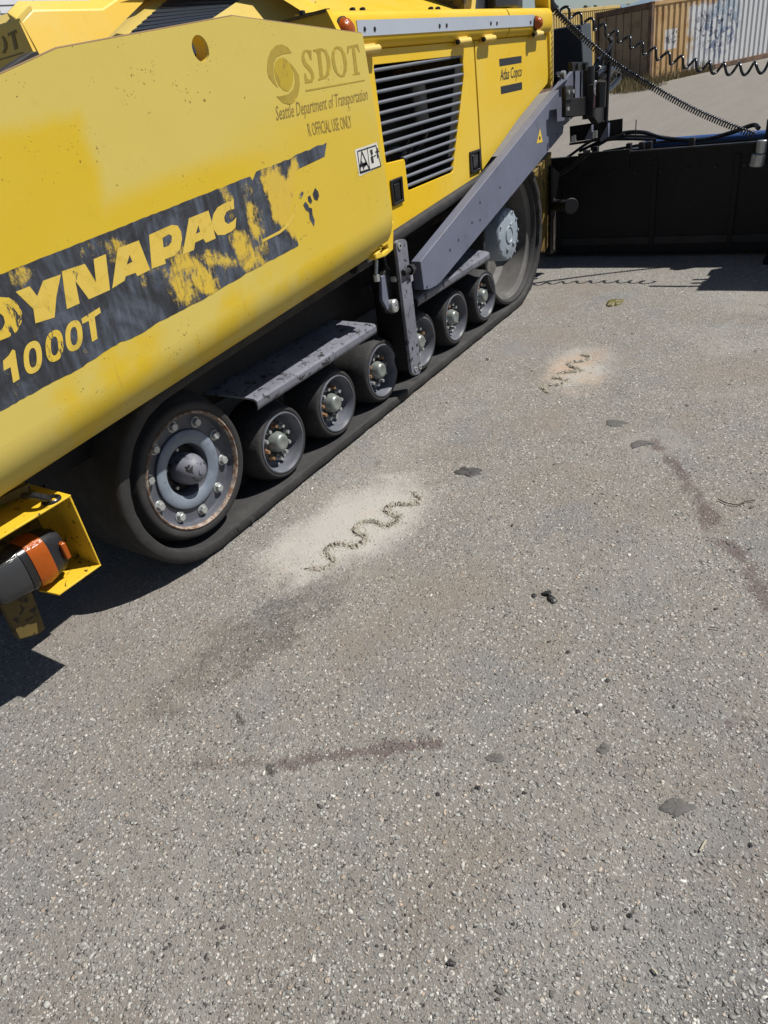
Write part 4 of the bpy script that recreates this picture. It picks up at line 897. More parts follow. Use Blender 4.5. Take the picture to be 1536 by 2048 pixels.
MB().prism([[at(*p, y=YR-.04) for p in ((1188, 168), (1200, 165), (1210, 200), (1212, 240), (1196, 248), (1186, 234))]], (0, .05, 0)).build('cylinder_guard', 'dark_steel', LC_, bevel=.008)
def ring_letter():
    p = at(1191.5, 176, y=YR-.045); b = MB(); pts = [(p.x+.026*math.cos(math.radians(a)), YR-.044, p.z+.042*math.sin(math.radians(a))) for a in range(50, 311, 20)]
    b.tube(pts, .007, 6); b.build('white_letter', 'white_ink', LC_)
ring_letter()
for k in range(6): p = at(1191.5-.25*k, 191+k*4.3, y=YR-.045); MB().box((p.x-.03, YR-.044, p.z-.0045), (p.x+.03, YR-.041, p.z+.0045)).build('sticker_bar', 'pink_ink', LC_)
MB().tube([at(1203, 165, y=YR-.08), at(1201, 215, y=YR-.08)], [.036, .036], 12).build('grip', 'black_plastic', LC_)
MB().tube([at(1222, 82, y=1.9), at(1219, 130, y=1.9), at(1214, 190, y=1.9), at(1212, 245, y=1.9)], .016, 10).build('handle_pole', 'dark_steel', PAV)
MB().tube(spline([at(1195, 120, y=1.93), at(1205, 112, y=1.93), at(1216, 100, y=1.9), at(1224, 80, y=1.9), at(1218, 78, y=1.9)]), .012, 8).build('hydraulic_hose', 'cable', PAV)
MB().tube(spline([at(1192, 150, y=1.93), at(1205, 142, y=1.93), at(1232, 140, y=1.93), at(1238, 155, y=1.93), at(1222, 175, y=1.93), at(1212, 182, y=1.93)]), .022, 8).build('hydraulic_hose', 'cable', PAV)
MB().tube([at(1190, 146, y=1.97), at(1212, 148, y=1.97)], .055, 16).build('valve_body', 'panel_dark', PAV, bevel=.01)
for k in range(5): MB().tube(spline([at(1185+k*6, 140-k*2, y=1.96), at(1196+k*4, 118-k*4, y=1.95), at(1216+k, 104+k*9, y=1.93), at(1214, 140+k*8, y=1.93)]), .010, 6).build('hydraulic_hose', 'cable', PAV)
for k in range(4): MB().tube(spline([at(1105+k*4, 200, y=2.3), at(1112+k*3, 152+k*4, y=2.25), at(1122+k*2, 150+k*5, y=2.25), at(1126, 175+k*6, y=2.25)]), .013, 6).build('hydraulic_hose', 'cable', PAV)
p = at(1126, 150, y=2.2); MB().lathe([(0, -.02), (.028, -.016), (.03, .01), (.02, .02)], p, 12).build('hose_clamp', 'galvanised', PAV)
# bolted angle bracket on the screed
AB = MB().prism([[at(*p, x=6.30) for p in ((1139, 253), (1245, 237), (1244, 268), (1212, 274), (1140, 285))]], (.012, 0, 0)).build('angle_bracket', 'black_steel', PAV, bevel=.002)
MB().prism([[at(*p, x=6.28) for p in ((1140, 286), (1212, 274), (1250, 266), (1250, 270), (1212, 280), (1140, 290))]], (-.02, 0, 0)).build('bracket_foot', 'dark_steel', AB)
for l in (((1183, 250), (1184, 279), (1169, 279)), ((1216, 246), (1217, 274), (1201, 284), (1200, 278))): MB().prism([[at(*p, x=6.24) for p in l]], (.05, 0, 0)).build('web_gusset', 'grey_paint', AB, bevel=.002)
for u, v in ((1146, 280), (1150, 278), (1187, 271), (1192, 270)): p = at(u, v, x=6.25); MB().lathe([(0, .03), (.012, .03), (.012, -.02)], p, 6, 'Z').build('bracket_bolt', 'galvanised', AB)
# dark toolbox panel behind
MB().prism([[at(*p, x=6.6) for p in ((1106, 58), (1162, 48), (1167, 152), (1106, 164))]], (.25, 0, 0)).build('tool_cabinet', 'panel_dark', PAV, bevel=.012)
# yellow rear frame, rail and push pin behind the drive wheel
MB().prism([[at(*p, y=2.24) for p in ((1062, 352), (1103, 303), (1102, 480), (1090, 505), (1070, 500))]], (0, .04, 0)).build('rear_frame', 'dirty_shaded_yellow', PAV, bevel=.005)
MB().prism([[at(*p, y=2.22) for p in ((1103, 330), (1112, 340), (1112, 505), (1101, 508))]], (0, .10, 0)).build('frame_edge', 'black_steel', PAV, bevel=.003)
MB().prism([[at(*p, y=2.18) for p in ((1107, 335), (1119, 345), (1112, 400), (1110, 500), (1107, 500))]], (0, .02, 0)).build('guide_plate', 'dirty_rail', PAV, bevel=.002)
a, b2 = at(1110, 410, y=2.18), at(1140, 412, y=1.98)
MB().tube([a, a.lerp(b2, .5), b2], .042, 16).tube([b2, b2+(b2-a).normalized()*.03], .058, 16).build('end_stub', 'black_steel', PAV, bevel=.006)

# ---- screed
XS = 6.40
ztp = lambda y: .812+(y-2.1)*.008
SCR = MB().prism([[Vector((XS, 2.62, .03)), Vector((XS, .15, .03)), Vector((XS, .15, ztp(.15))), Vector((XS, 2.62, ztp(2.62)))]], (.05, 0, 0)).build('screed', 'black_steel', PAV, bevel=.006)
MB().box((XS+.05, .15, .03), (7.15, 2.62, .66)).build('screed_body', 'black_steel', SCR)
MB().bar((XS+.02, 2.1, .816), (XS+.02, .15, .80), .05, .012).build('screed_rim', 'dark_steel', SCR)
MB().box((XS-.02, 1.75, .70), (XS-.002, 2.17, .838)).build('front_flap', 'black_steel', SCR, bevel=.003)
for y in (2.35, 1.55, .95): MB().box((XS-.014, y-.02, .06), (XS-.001, y+.02, .74)).build('screed_rib', 'black_steel', SCR, bevel=.002)
for k in range(9): MB().lathe([(0, -.012), (.012, -.012), (.012, 0)], (XS-.001, 2.3-.2*k, .66), 6, 'X').build('screed_bolt', 'dark_steel', SCR)
MB().box((XS-.010, .16, .10), (XS-.001, 2.6, .16)).build('wear_strip', 'dark_steel', SCR, bevel=.002)
MB().box((6.95, .15, .70), (7.12, 1.95, .765)).build('walk_plate', 'dark_steel', SCR, bevel=.005)
a, b2 = at(1292, 290, x=7.0), at(1560, 270, x=7.0)
MB().tube([a, b2], .045, 16).build('blue_rail', 'blue_paint', SCR, smooth=50)
for pts, r in (([(6.5, 2.1, .85), (6.55, 1.9, .93), (6.55, 1.7, .93), (6.6, 1.5, .86), (6.6, 1.25, .83), (6.62, 1.05, .86), (6.6, .9, .90), (6.55, .85, .88)], .016), ([(6.5, 2.2, .84), (6.52, 2.0, .90), (6.56, 1.8, .89), (6.6, 1.6, .86)], .012), ([(6.5, 2.0, .82), (6.6, 1.6, .84), (6.6, 1.2, .83)], .010), ([(6.46, 2.3, .8), (6.5, 2.05, .92), (6.6, 1.75, .90), (6.64, 1.4, .83)], .011)):
    MB().tube(spline(pts), r, 8).build('power_hose', 'cable', SCR)
for y in (2.05, 1.78, 1.68, 1.62, 1.3): MB().box((6.45, y-.02, .80), (6.5, y+.02, .87)).build('screed_clip', 'dark_steel', SCR, bevel=.004)
a = at(1271, 276, x=6.5); MB().tube([a, a+Vector((0, 0, .13))], .004, 6).build('whip_rod', 'cable', SCR)
MB().lathe([(.03, 0), (.03, .025), (.02, .03)], (6.45, 2.12, .82), 16, 'Z').build('screed_knob', 'dark_steel', SCR)
p = at(1521, 310, x=6.36)
MB().tube([(6.36, p.y, p.z+.10), (6.36, p.y, p.z+.01)], .036, 16).tube([(6.36, p.y+.01, p.z+.01), (6.36, p.y+.02, p.z-.075)], .050, 16).build('jack_tube', 'galvanised', SCR, bevel=.006)
for k in range(14): a = at(1148+k*2, 336-k*1.2, y=2.2); MB().lathe([(.012, 0), (.02, .004), (.012, .008)], at(1116+k*5.0, 352-k*3.7, x=6.3), 8, 'X').build('chain_link', 'dirty_rail', SCR)
# end frame with control box at the far end of the extension
for (lo, hi, nm, mt) in (((6.30, -.1, .60), (6.42, .02, 1.3), 'control_post', 'black_steel'), ((6.2, -.5, 1.15), (6.45, .02, 1.78), 'control_box', 'panel_dark'), ((6.25, .06, .6), (6.42, .45, 1.0), 'end_panel', 'black_steel'), ((6.25, .05, .05), (6.40, .55, .60), 'end_gate', 'black_steel'), ((6.15, .30, .9), (6.42, .36, 1.12), 'control_handle', 'black_steel')):
    MB().box(lo, hi).build(nm, mt, SCR, bevel=.008)
p = at(1534, 270, x=6.4); MB().box((6.4, p.y-.10, .78), (6.46, p.y+.012, .95)).build('corner_stop', 'black_steel', SCR)
for z, l in ((1.3, .35), (1.52, .22), (1.74, .38)): MB().tube([(6.3, .0, z), (6.3-.02, .0+l, z)], .018, 8).build('control_lever', 'black_steel', SCR)
p = at(1532, 524, z=.02); MB().box((p.x, p.y-.3, 0.0), (p.x+.3, p.y+.02, .04)).build('end_ski', 'black_steel', SCR, bevel=.004)

# ---- coiled cables
def coil(path, turns, rc, rw, per=10, sides=6, rfun=None):
    P = spline(path, 24); L = [0]
    for a, b in zip(P[:-1], P[1:]): L.append(L[-1]+(b-a).length)
    tot = L[-1]; N = int(turns*per); out = []; j = 0
    for i in range(N+1):
        s = tot*i/N
        while j < len(L)-2 and L[j+1] < s: j += 1
        t = (s-L[j])/max(1e-9, L[j+1]-L[j]); c = P[j].lerp(P[j+1], t); d = (P[j+1]-P[j]).normalized()
        a = d.cross(Vector((0, 0, 1))).normalized(); b = d.cross(a); th = 2*math.pi*i/per
        r = rc if rfun is None else rc*rfun(s/tot)
        out.append(c+(a*math.cos(th)+b*math.sin(th))*r)
    return MB().tube(out, rw, sides)
K0 = at(1108, 18, y=2.15); K1 = at(1508, 270, x=6.45)
mid = [K0.lerp(K1, t) for t in (.25, .5, .75)]
tight = [K0]+[at(u, v, x=K0.x+(K1.x-K0.x)*t) for u, v, t in ((1160, 70, .12), (1225, 125, .32), (1300, 172, .52), (1380, 217, .72), (1450, 248, .88))]+[K1]
coil(tight, 90, .0185, .0056, 10, 6).build('tight_coiled_cable', 'cable', PAV, smooth=70)
J0 = at(1112, 12, y=2.15)
loose = [J0, at(1150, 32, x=5.95), at(1200, 55, x=6.05), at(1250, 80, x=6.1), at(1310, 107, x=6.15), at(1370, 125, x=6.2), at(1430, 136, x=6.2), at(1490, 138, x=6.2), at(1545, 130, x=6.2), at(1600, 110, x=6.2)]
coil(loose, 17.5, .034, .0095, 16, 7, lambda t: .75+.35*t).build('loose_coiled_cable', 'cable', PAV, smooth=70)
MB().tube(spline([K0+Vector((0, 0, .15)), K0+Vector((-.02, .02, .05)), K0]), .03, 8).build('cable_grommet', 'black_plastic', PAV)

# ---- headlamp box on its leg at the front
YX = 1.985
def lampbox():
    tr_, br_ = at(140, 990, y=YX), at(205, 1130, y=YX); xr_ = (tr_.x+br_.x)/2; zt, zb = tr_.z, br_.z; xl = xr_-.36; t = .007; D_ = .26
    b = MB()
    L = MB().box((xl, YX, zt-t), (xr_, YX+D_, zt)).build('headlamp_box', 'lamp_yellow', PAV, bevel=.002)
    MB().box((xr_-t, YX+.001, zb+.002), (xr_-.0005, YX+D_, zt-t-.001)).build('box_side', 'lamp_yellow', L, bevel=.002)
    c = [at(205, 1130, y=YX), at(120, 1195, y=YX)]
    MB().prism([[Vector((xr_-.001, YX, zb)), Vector((c[1].x, YX, zb)), Vector((c[1].x-.012, YX+.09, zb)), Vector((c[1].x+.02, YX+.13, zb)), Vector((c[1].x+.02, YX+D_, zb)), Vector((xr_-.001, YX+D_, zb))]], (0, 0, t)).build('box_floor', 'lamp_yellow', L, bevel=.002)
    MB().box((xl, YX+D_, zb), (xr_, YX+D_+.006, zt)).build('box_back', 'dirty_shaded_yellow', L)
    # cable and grommet
    g = at(102, 998, z=zt+.006); MB().lathe([(.016, .004), (.024, .010), (.030, .006), (.031, -.004)], (g.x, g.y, zt), 20, 'Z').build('grommet', 'black_plastic', L, smooth=60)
    pth = [at(46, 992, z=zt+.04), at(70, 992, z=zt+.045), at(90, 996, z=zt+.03), at(101, 998, z=zt-.01)]
    P = spline(pth, 12); MB().tube(P, [.0105+.0016*(i % 2) for i in range(len(P))], 10).build('lamp_cable', 'black_plastic', L, smooth=20)
    # combination lamp, axis along the machine
    def sect(x, hy, hz, n=28, cy=2.075, czz=.515, p=3.2):
        o = []
        for k in range(n):
            a = 2*math.pi*k/n; c_, s_ = math.cos(a), math.sin(a)
            o.append((x, cy+hy*.88*math.copysign(abs(c_)**(2/p), c_), czz+hz*.86*math.copysign(abs(s_)**(2/p), s_)))
        return o
    def loft(secs, caps=(True, True)):
        b = MB(); n = len(secs[0]); vs = [p for s_ in secs for p in s_]
        fs = [(i*n+k, i*n+(k+1) % n, (i+1)*n+(k+1) % n, (i+1)*n+k) for i in range(len(secs)-1) for k in range(n)]
        if caps[0]: fs.append(tuple(range(n))[::-1])
        if caps[1]: fs.append(tuple((len(secs)-1)*n+k for k in range(n)))
        return b.add(vs, fs)
    x0 = xr_-.285
    Q = dict(cy=YX+.085, czz=(zt+zb)/2-.030)
    loft([sect(x0-.03, .040, .066, **Q), sect(x0-.015, .050, .078, **Q), sect(x0+.075, .060, .090, **Q)]).build('clear_lens', 'clear_lens', L, smooth=40)
    loft([sect(x0+.074, .063, .093, **Q), sect(x0+.100, .063, .093, **Q)]).build('lens_gasket', 'black_plastic', L, smooth=40)
    loft([sect(x0+.098, .066, .096, **Q), sect(x0+.130, .072, .102, **Q), sect(x0+.158, .068, .096, **Q)]).build('amber_lens', 'amber', L, smooth=40)
    loft([sect(x0+.156, .068, .096, **Q), sect(x0+.195, .062, .088, **Q), sect(x0+.220, .048, .070, **Q), sect(x0+.226, .025, .04, **Q)]).build('lamp_housing', 'dark_steel', L, smooth=40)
    MB().box((x0+.196, YX+.018, Q['czz']-.03), (x0+.214, YX+.045, Q['czz']+.03)).build('side_reflector', 'amber', L, bevel=.004)
    # leg below the box
    q = [at(*p, y=2.10) for p in ((-40, 1150), (52, 1150), (92, 1258), (75, 1270), (40, 1280), (25, 1250), (-20, 1160))]
    MB().prism([q], (0, .03, 0)).build('box_leg', 'dirty_shaded_yellow', L, bevel=.004)
    MB().box((xl-.1, YX+D_+.008, zb-.1), (xr_+.05, YX+D_+.05, zt+.16)).build('bumper_plate', 'black_steel', L)
    q = at(60, 972, y=2.12); MB().prism([at(*p, y=2.14) for p in ((-30, 1010), (60, 966), (62, 985), (0, 1010), (-30, 1040))], (0, .015, 0)).build('box_hanger', 'dirty_shaded_yellow', L)
lampbox()

# ================================================================== SAND RIDGES AND THINGS ON THE GROUND
def sand():
    b = NB('loose_sand'); c = b.mix(b.noise(60, 5, .7), (.25, .228, .188, 1), (.37, .342, .29, 1))
    MATS['loose_sand'] = b.done(c, .95, normal=b.bump(b.noise(220, 4, .7), .8, .004), spec=.15)
sand()
def ridge(path, wd, ht, name, label, seed):
    P = spline([(*p, 0) for p in path], 7); b = MB(); n = 11; vs = []; L = len(P)
    rs = random.Random(seed)
    for i, p in enumerate(P):
        d = (P[min(i+1, L-1)]-P[max(i-1, 0)]); s = Vector((-d.y, d.x, 0)).normalized(); e = min(1, i/5, (L-1-i)/5)
        k = .12+1.15*rs.random(); w_ = wd*(.55+.45*e)*(.85+.3*rs.random()); h_ = ht*e*k
        gz = float(ground_z(np.array([p.x]), np.array([p.y]))[0])
        for j in range(n):
            t = 2*j/(n-1)-1; z = h_*max(0, 1-abs(t)**1.5)
            if 0 < j < n-1: z += rs.uniform(-.0045, .0045)
            else: z = -.004
            q = p+s*(t*w_+(rs.uniform(-.003, .003))); vs.append((q.x, q.y, gz+z))
    fs = [(i*n+j, i*n+j+1, (i+1)*n+j+1, (i+1)*n+j) for i in range(L-1) for j in range(n-1)]
    b.add(vs, fs)
    for k in range(L*9):                                  # crumbs rolled off the ridge
        p = P[rs.randrange(L)]; q = Vector((p.x+rs.gauss(0, wd*1.1), p.y+rs.gauss(0, wd*1.1), 0)); r = rs.uniform(.0014, .0042); gz = float(ground_z(np.array([q.x]), np.array([q.y]))[0])
        h = [rs.uniform(.6, 1.3)*r for _ in range(6)]; b.add([(q.x-h[0], q.y, gz), (q.x, q.y-h[1], gz), (q.x+h[2], q.y, gz), (q.x, q.y+h[3], gz), (q.x, q.y, gz+h[4])], [(0, 1, 4), (1, 2, 4), (2, 3, 4), (3, 0, 4)])
    o = b.build(name, 'loose_sand', smooth=25); tag(o, label, 'sand'); return o
ridge(R1, .015, .011, 'sand_ridge', 'larger zigzag ridge of pale sand nearer the front wheel', 1)
ridge(R2, .016, .011, 'sand_ridge', 'smaller zigzag ridge of sand further back beside reddish dust', 2)

def lump(name, u, v, pts, ht, mat, label, cat, group=None, seed=0):
    """flattened lump from an outline of photo points round (u, v)"""
    rs = random.Random(seed); pts = [(a*rs.uniform(.9, 1.1), b_*rs.uniform(.9, 1.1)) for a, b_ in smooth_loop(pts, 4)]
    q = [at(u+a, v+b_, z=0) for a, b_ in pts]; c = sum(q, Vector())/len(q); gz = float(ground_z(np.array([c.x]), np.array([c.y]))[0])
    b = MB(); n = len(q); vs = []
    for k, (s, h) in enumerate(((1.0, -.002), (.93, .45), (.7, .85), (.35, 1.0))):
        for p in q:
            r = p-c; hh = h*ht if k else -.002; vs.append((c.x+r.x*s*rs.uniform(.95, 1.05), c.y+r.y*s*rs.uniform(.95, 1.05), gz+hh*rs.uniform(.55, 1.3)))
    vs.append((c.x, c.y, gz+ht)); fs = [(k*n+i, k*n+(i+1) % n, (k+1)*n+(i+1) % n, (k+1)*n+i) for k in range(3) for i in range(n)]+[(3*n+i, 3*n+(i+1) % n, 4*n) for i in range(n)]
    o = b.add(vs, fs).build(name, mat, smooth=50); tag(o, label, cat, group); return o
simple('tar_grey', (.085, .081, .077), .8, bump=.5, var=.3); simple('tar_dark', (.055, .052, .052), .6, bump=.5, var=.4); simple('leaf_brown', (.10, .085, .02), .6, bump=.3, var=.5); simple('twig', (.07, .055, .04), .8); simple('straw', (.33, .30, .23), .7); simple('pebble_dark', (.05, .048, .046), .75, bump=.4)
simple('black_scrap', (.02, .02, .02), .5, bump=.4)
def blob(n, rx, ry, seed, rough=.25):
    rs = random.Random(seed); return [(rx*math.cos(2*math.pi*k/n)*rs.uniform(1-rough, 1+rough), ry*math.sin(2*math.pi*k/n)*rs.uniform(1-rough, 1+rough)) for k in range(n)]
lump('tar_patch', 938, 943, blob(12, 26, 10, 1), .006, 'tar_dark', 'shiny dark tar patch right of the larger sand ridge', 'tar patch', seed=1)
lump('tar_patch', 1232, 845, blob(12, 20, 8, 2), .005, 'tar_grey', 'flat grey tar patch below the smaller sand ridge', 'tar patch', seed=2)
lump('tar_patch', 1355, 1612, [(-28, -8), (-12, -18), (5, -16), (22, -6), (42, 0), (28, 10), (8, 16), (-4, 22), (-18, 14), (-38, 8)], .004, 'tar_grey', 'largest smooth grey tar patch at the lower right', 'tar patch', seed=3)
lump('tar_patch', 1207, 1497, blob(10, 14, 10, 4), .004, 'tar_grey', 'small round grey tar patch at right, left of the red mark', 'tar patch', seed=4)
lump('tar_patch', 990, 1514, blob(10, 18, 10, 5), .003, 'tar_grey', 'small oval grey tar patch right of the red streak', 'tar patch', seed=5)
lump('rag_scrap', 1283, 888, [(-20, -2), (-6, -8), (18, -6), (30, -2), (14, 1), (-4, 4), (-14, 8), (-22, 8)], .006, 'tar_grey', 'thin grey scrap lying at the top of the red streak', 'scrap', seed=6)
lump('dry_leaf', 1230, 606, [(-18, 6), (-14, -4), (2, -6), (14, -5), (18, -6), (12, 2), (0, 6), (-10, 7)], .018, 'leaf_brown', 'curled olive brown leaf near the screed shadow', 'leaf', seed=7)
SCP = lump('metal_scrap', 1090, 1188, [(-8, -3), (8, -8), (14, -6), (12, 0), (16, 6), (24, 12), (18, 18), (8, 14), (6, 4), (4, 0), (-6, 2)], .010, 'black_scrap', 'bent black scrap of metal in the middle of the asphalt', 'scrap', seed=8)
lump('pebble', 1068, 1190, blob(8, 6, 4, 9), .007, 'pebble_dark', 'small dark pebble just left of the bent black scrap', 'pebble', seed=9)
for i, (u, v, r) in enumerate(((902, 1926, 11), (1260, 1830, 8), (955, 1575, 7), (1048, 1585, 6), (1500, 1690, 7), (875, 1588, 7), (1215, 1360, 6), (1156, 1422, 6), (975, 718, 5), (1135, 1303, 6))):
    lump('pebble', u, v, blob(7, r*.85, r*.6, 20+i, .35), .5*r/900*1.3, 'pebble_dark', 'small dark pebble lying loose on the grey asphalt', 'pebble', 'dark pebbles on the asphalt', seed=30+i)
for u, v, r in ((640, 1840, 13), (1110, 1845, 12), (870, 1880, 10), (1450, 1640, 12), (1385, 1640, 11), (1330, 1770, 10), (440, 1602, 10), (690, 1690, 8), (1075, 1665, 8), (1415, 1800, 10)):
    pass
for i, (u0, v0, u1, v1, r, mt, lb) in enumerate(((1143, 1855, 1160, 1838, .0012, 'straw', 'short pale straw lying near the bottom of the picture'), (1400, 1702, 1412, 1680, .0025, 'straw', 'pale splinter of wood lying at the right'), (1304, 1937, 1315, 1949, .0028, 'straw', 'short thick pale wood chip near the lower right corner'), (1418, 1254, 1440, 1257, .0016, 'twig', 'thin brown twig lying at the right'))):
    a, b2 = at(u0, v0, z=.004), at(u1, v1, z=.004); tag(MB().tube([a, a.lerp(b2, .5)+Vector((0, 0, .002)), b2], r, 6).build('wood_chip' if mt == 'straw' else 'twig', mt), lb, 'twig' if mt == 'twig' else 'wood chip')
tag(MB().tube(spline([at(u, v, z=.004) for u, v in ((1436, 998), (1455, 1006), (1475, 1009), (1490, 1003), (1510, 1000))]), .0022, 6).build('wire_piece', 'twig'), 'thin curved dark wire on the asphalt at the right edge', 'wire')

# ================================================================== BACKGROUND
def container(name, A, dirv, length, label, side_mat, door_mat, h=2.25, wdt=2.35, parts=True):
    A = Vector(A); d = Vector((*dirv, 0)).normalized(); n = Vector((-d.y, d.x, 0))       # n points away behind the lit side
    if n.y < 0: n = -n
    R = empty(name, A); tag(R, label, 'container', 'shipping containers behind the yard')
    up = Vector((0, 0, 1))
    def quadprism(p, q, t, z0, z1, nm, mt, par=R, bevel=0): 
        a = [p+up*z0, q+up*z0, q+up*z1, p+up*z1]; return MB().prism([a], t).build(nm, mt, par, bevel=bevel)
    # corrugated side: trapezoid waves, standing between the rails
    b = MB(); prof = []; s = .12; pitch = .28
    while s < length-.12:
        for off, dep in ((0, .0), (.07, .0), (.105, .036), (.175, .036), (.21, .0)): prof.append((s+off, dep))
        s += pitch
    vs = [A+d*x+n*(.02+dp)+up*z for x, dp in prof for z in (.16, h-.12)]
    b.add(vs, [(2*i, 2*i+2, 2*i+3, 2*i+1) for i in range(len(prof)-1)]); sd = b.build('corrugated_side', side_mat, R, smooth=20)
    quadprism(A, A+d*length, n*.06, .0, .16, 'bottom_rail', 'container_rust', bevel=.01)
    quadprism(A, A+d*length, n*.06, h-.12, h, 'top_rail', side_mat, bevel=.01)
    quadprism(A-d*.01, A+d*.13, n*.13, .0, h+.004, 'corner_post', 'container_rust', bevel=.01)
    quadprism(A+n*wdt-d*.01, A+n*wdt+d*.13, -n*.13, .0, h+.004, 'corner_post', 'container_rust', bevel=.01)
    # roof and far side
    MB().prism([[A+up*(h-.03)+d*.05+n*.06, A+d*length+up*(h-.03)+n*.06, A+d*length+n*wdt+up*(h-.03), A+d*.05+n*wdt+up*(h-.03)]], (0, 0, .025)).build('roof', 'container_rust', R)
    quadprism(A+n*(wdt-.03), A+d*length+n*(wdt-.03), n*.03, 0, h-.04, 'back_side', door_mat)
    quadprism(A+d*(length-.05)+n*.07, A+d*(length-.05)+n*(wdt-.04), d*.04, 0, h-.04, 'end_wall', door_mat)
    # doors with bars
    quadprism(A+n*.13, A+n*(wdt-.13), d*.1, h-.16, h-.005, 'door_header', 'container_rust'); quadprism(A+n*.13, A+n*(wdt-.13), d*.1, .0, .14, 'door_sill', 'container_rust')
    half = (wdt-.28)/2
    for k in range(2):
        p = A+n*(.14+k*(half+.01))+d*.05; dr = quadprism(p, p+n*(half-.01), d*.04, .15, h-.17, 'door', door_mat, bevel=.01)
        for z in (.75, 1.35): quadprism(p+n*.05-d*.012, p+n*(half-.06)-d*.012, d*.02, z, z+.03, 'door_rib', door_mat, dr)
        for f in (.3, .7): c = p+n*half*f-d*.03; MB().tube([c+up*.1, c+up*(h-.1)], .02, 8).build('lock_bar', door_mat, dr)
    return R
def cont_mats():
    b = NB('container_rust'); f = b.noise(3, 6, .7); MATS['container_rust'] = b.done(b.mix(b.ss(f, .4, .65), (.09, .055, .04, 1), (.20, .12, .07, 1)), .8)
    b = NB('container_door'); f = b.noise(2.5, 6, .7); MATS['container_door'] = b.done(b.mix(b.ss(f, .45, .7), (.26, .20, .125, 1), (.17, .115, .065, 1)), .7)
    b = NB('container_yellow'); f = b.noise(2.0, 6, .7); c = b.mix(b.ss(f, .5, .72), (.46, .33, .10, 1), (.28, .17, .06, 1)); MATS['container_yellow'] = b.done(c, .65)
    # tan side over-painted white, with old scribbles
    b = NB('container_graffiti'); X, Y, Z = b.sep()
    s = b.math('ADD', b.math('MULTIPLY', b.math('SUBTRACT', X, 27.9), .908), b.math('MULTIPLY', b.math('SUBTRACT', Y, 7.086), -.42))       # along the side
    tan = b.mix(b.ss(b.noise(2.2, 6, .7), .45, .7), (.50, .33, .15, 1), (.36, .20, .08, 1))
    rust = b.math('MULTIPLY', b.ss(b.noise(4, 7, .75), .52, .64), b.math('SUBTRACT', 1.0, b.ss(Z, .2, 1.5)))
    tan = b.mix(rust, tan, (.15, .07, .03, 1))
    n_ = b.math('MULTIPLY', b.math('SUBTRACT', b.noise(2.5, 5, .7), .5), 1.6)
    wm = b.math('MULTIPLY', b.ss(b.math('ADD', s, n_), 1.7, 2.2), b.ss(b.math('SUBTRACT', 2.05, b.math('SUBTRACT', Z, b.math('MULTIPLY', n_, .3))), .0, .12))
    wm = b.math('MULTIPLY', wm, b.math('SUBTRACT', 1.0, b.math('MULTIPLY', b.ss(b.noise(5, 6, .75), .60, .7), b.math('SUBTRACT', 1.0, b.ss(Z, .2, 1.0)))))
    pst = b.math('MULTIPLY', b.math('LESS_THAN', b.math('ABSOLUTE', b.math('SUBTRACT', s, 1.0)), .30), b.math('LESS_THAN', b.math('ABSOLUTE', b.math('SUBTRACT', Z, 1.15)), .28))
    c = b.mix(b.math('MAXIMUM', b.math('MULTIPLY', wm, .92), b.math('MULTIPLY', pst, .8)), tan, (.60, .62, .64, 1))
    dist = b.nt.nodes.new('ShaderNodeCombineXYZ'); b.put(dist.inputs[0], s); b.put(dist.inputs[2], Z)
    for (s0, z0, rs, rz, col, sc, lo) in ((3.6, 1.2, 1.0, .8, (.07, .11, .22, 1), 2.6, .53), (3.2, 1.3, 1.0, .7, (.06, .07, .09, 1), 3.4, .57), (9.0, 1.2, 2.0, .75, (.25, .05, .04, 1), 1.9, .56), (9.4, 1.1, 2.2, .8, (.05, .06, .10, 1), 2.8, .55), (8.3, .8, .9, .6, (.06, .16, .11, 1), 2.3, .54), (9.8, 1.5, 1.5, .5, (.30, .36, .45, 1), 1.6, .52), (1.1, 1.2, .35, .3, (.05, .05, .06, 1), 5, .55), (3.8, 1.5, .8, .6, (.30, .38, .46, 1), 1.8, .50)):
        q = b.ell(s0, z0, rs, rz, .35, 0, 0, dist.outputs[0]); k = b.ss(b.noise(sc, 3, .5, dist.outputs[0], 1.6), lo, lo+.03); c = b.mix(b.math('MULTIPLY', b.math('MULTIPLY', q, k), .8), c, col)
    MATS['container_graffiti'] = b.done(c, .6)
cont_mats()
G0 = at(1298, 168, z=0); G1 = at(1536, 115, z=0)
container('cargo_container', G0, (G1.x-G0.x, G1.y-G0.y), 12.2, 'tan cargo container with white over-painted graffiti side and closed end doors', 'container_graffiti', 'container_door')
Yc = at(1183, 178, z=0)
container('cargo_container', (29.2, 12.0, 0), (1, .0), 12.2, 'plain yellow cargo container standing left of the graffiti one', 'container_yellow', 'container_yellow', h=2.65)
# ladder-like rack leaning by the container corner
b = MB(); r0 = at(1300, 164, z=0); 
for u in (1304, 1320): p = at(u, 162, x=r0.x-.3); b.tube([(p.x, p.y, 0), (p.x+.1, p.y, .62)], .02, 6)
for z in (.25, .6): p, q = at(1304, 162, x=r0.x-.3), at(1320, 162, x=r0.x-.3); b.tube([(p.x+.05, p.y, z), (q.x+.05, q.y, z)], .02, 6)
tag(b.build('metal_rack', 'container_rust'), 'low rusty metal rack standing by the container corner', 'rack')
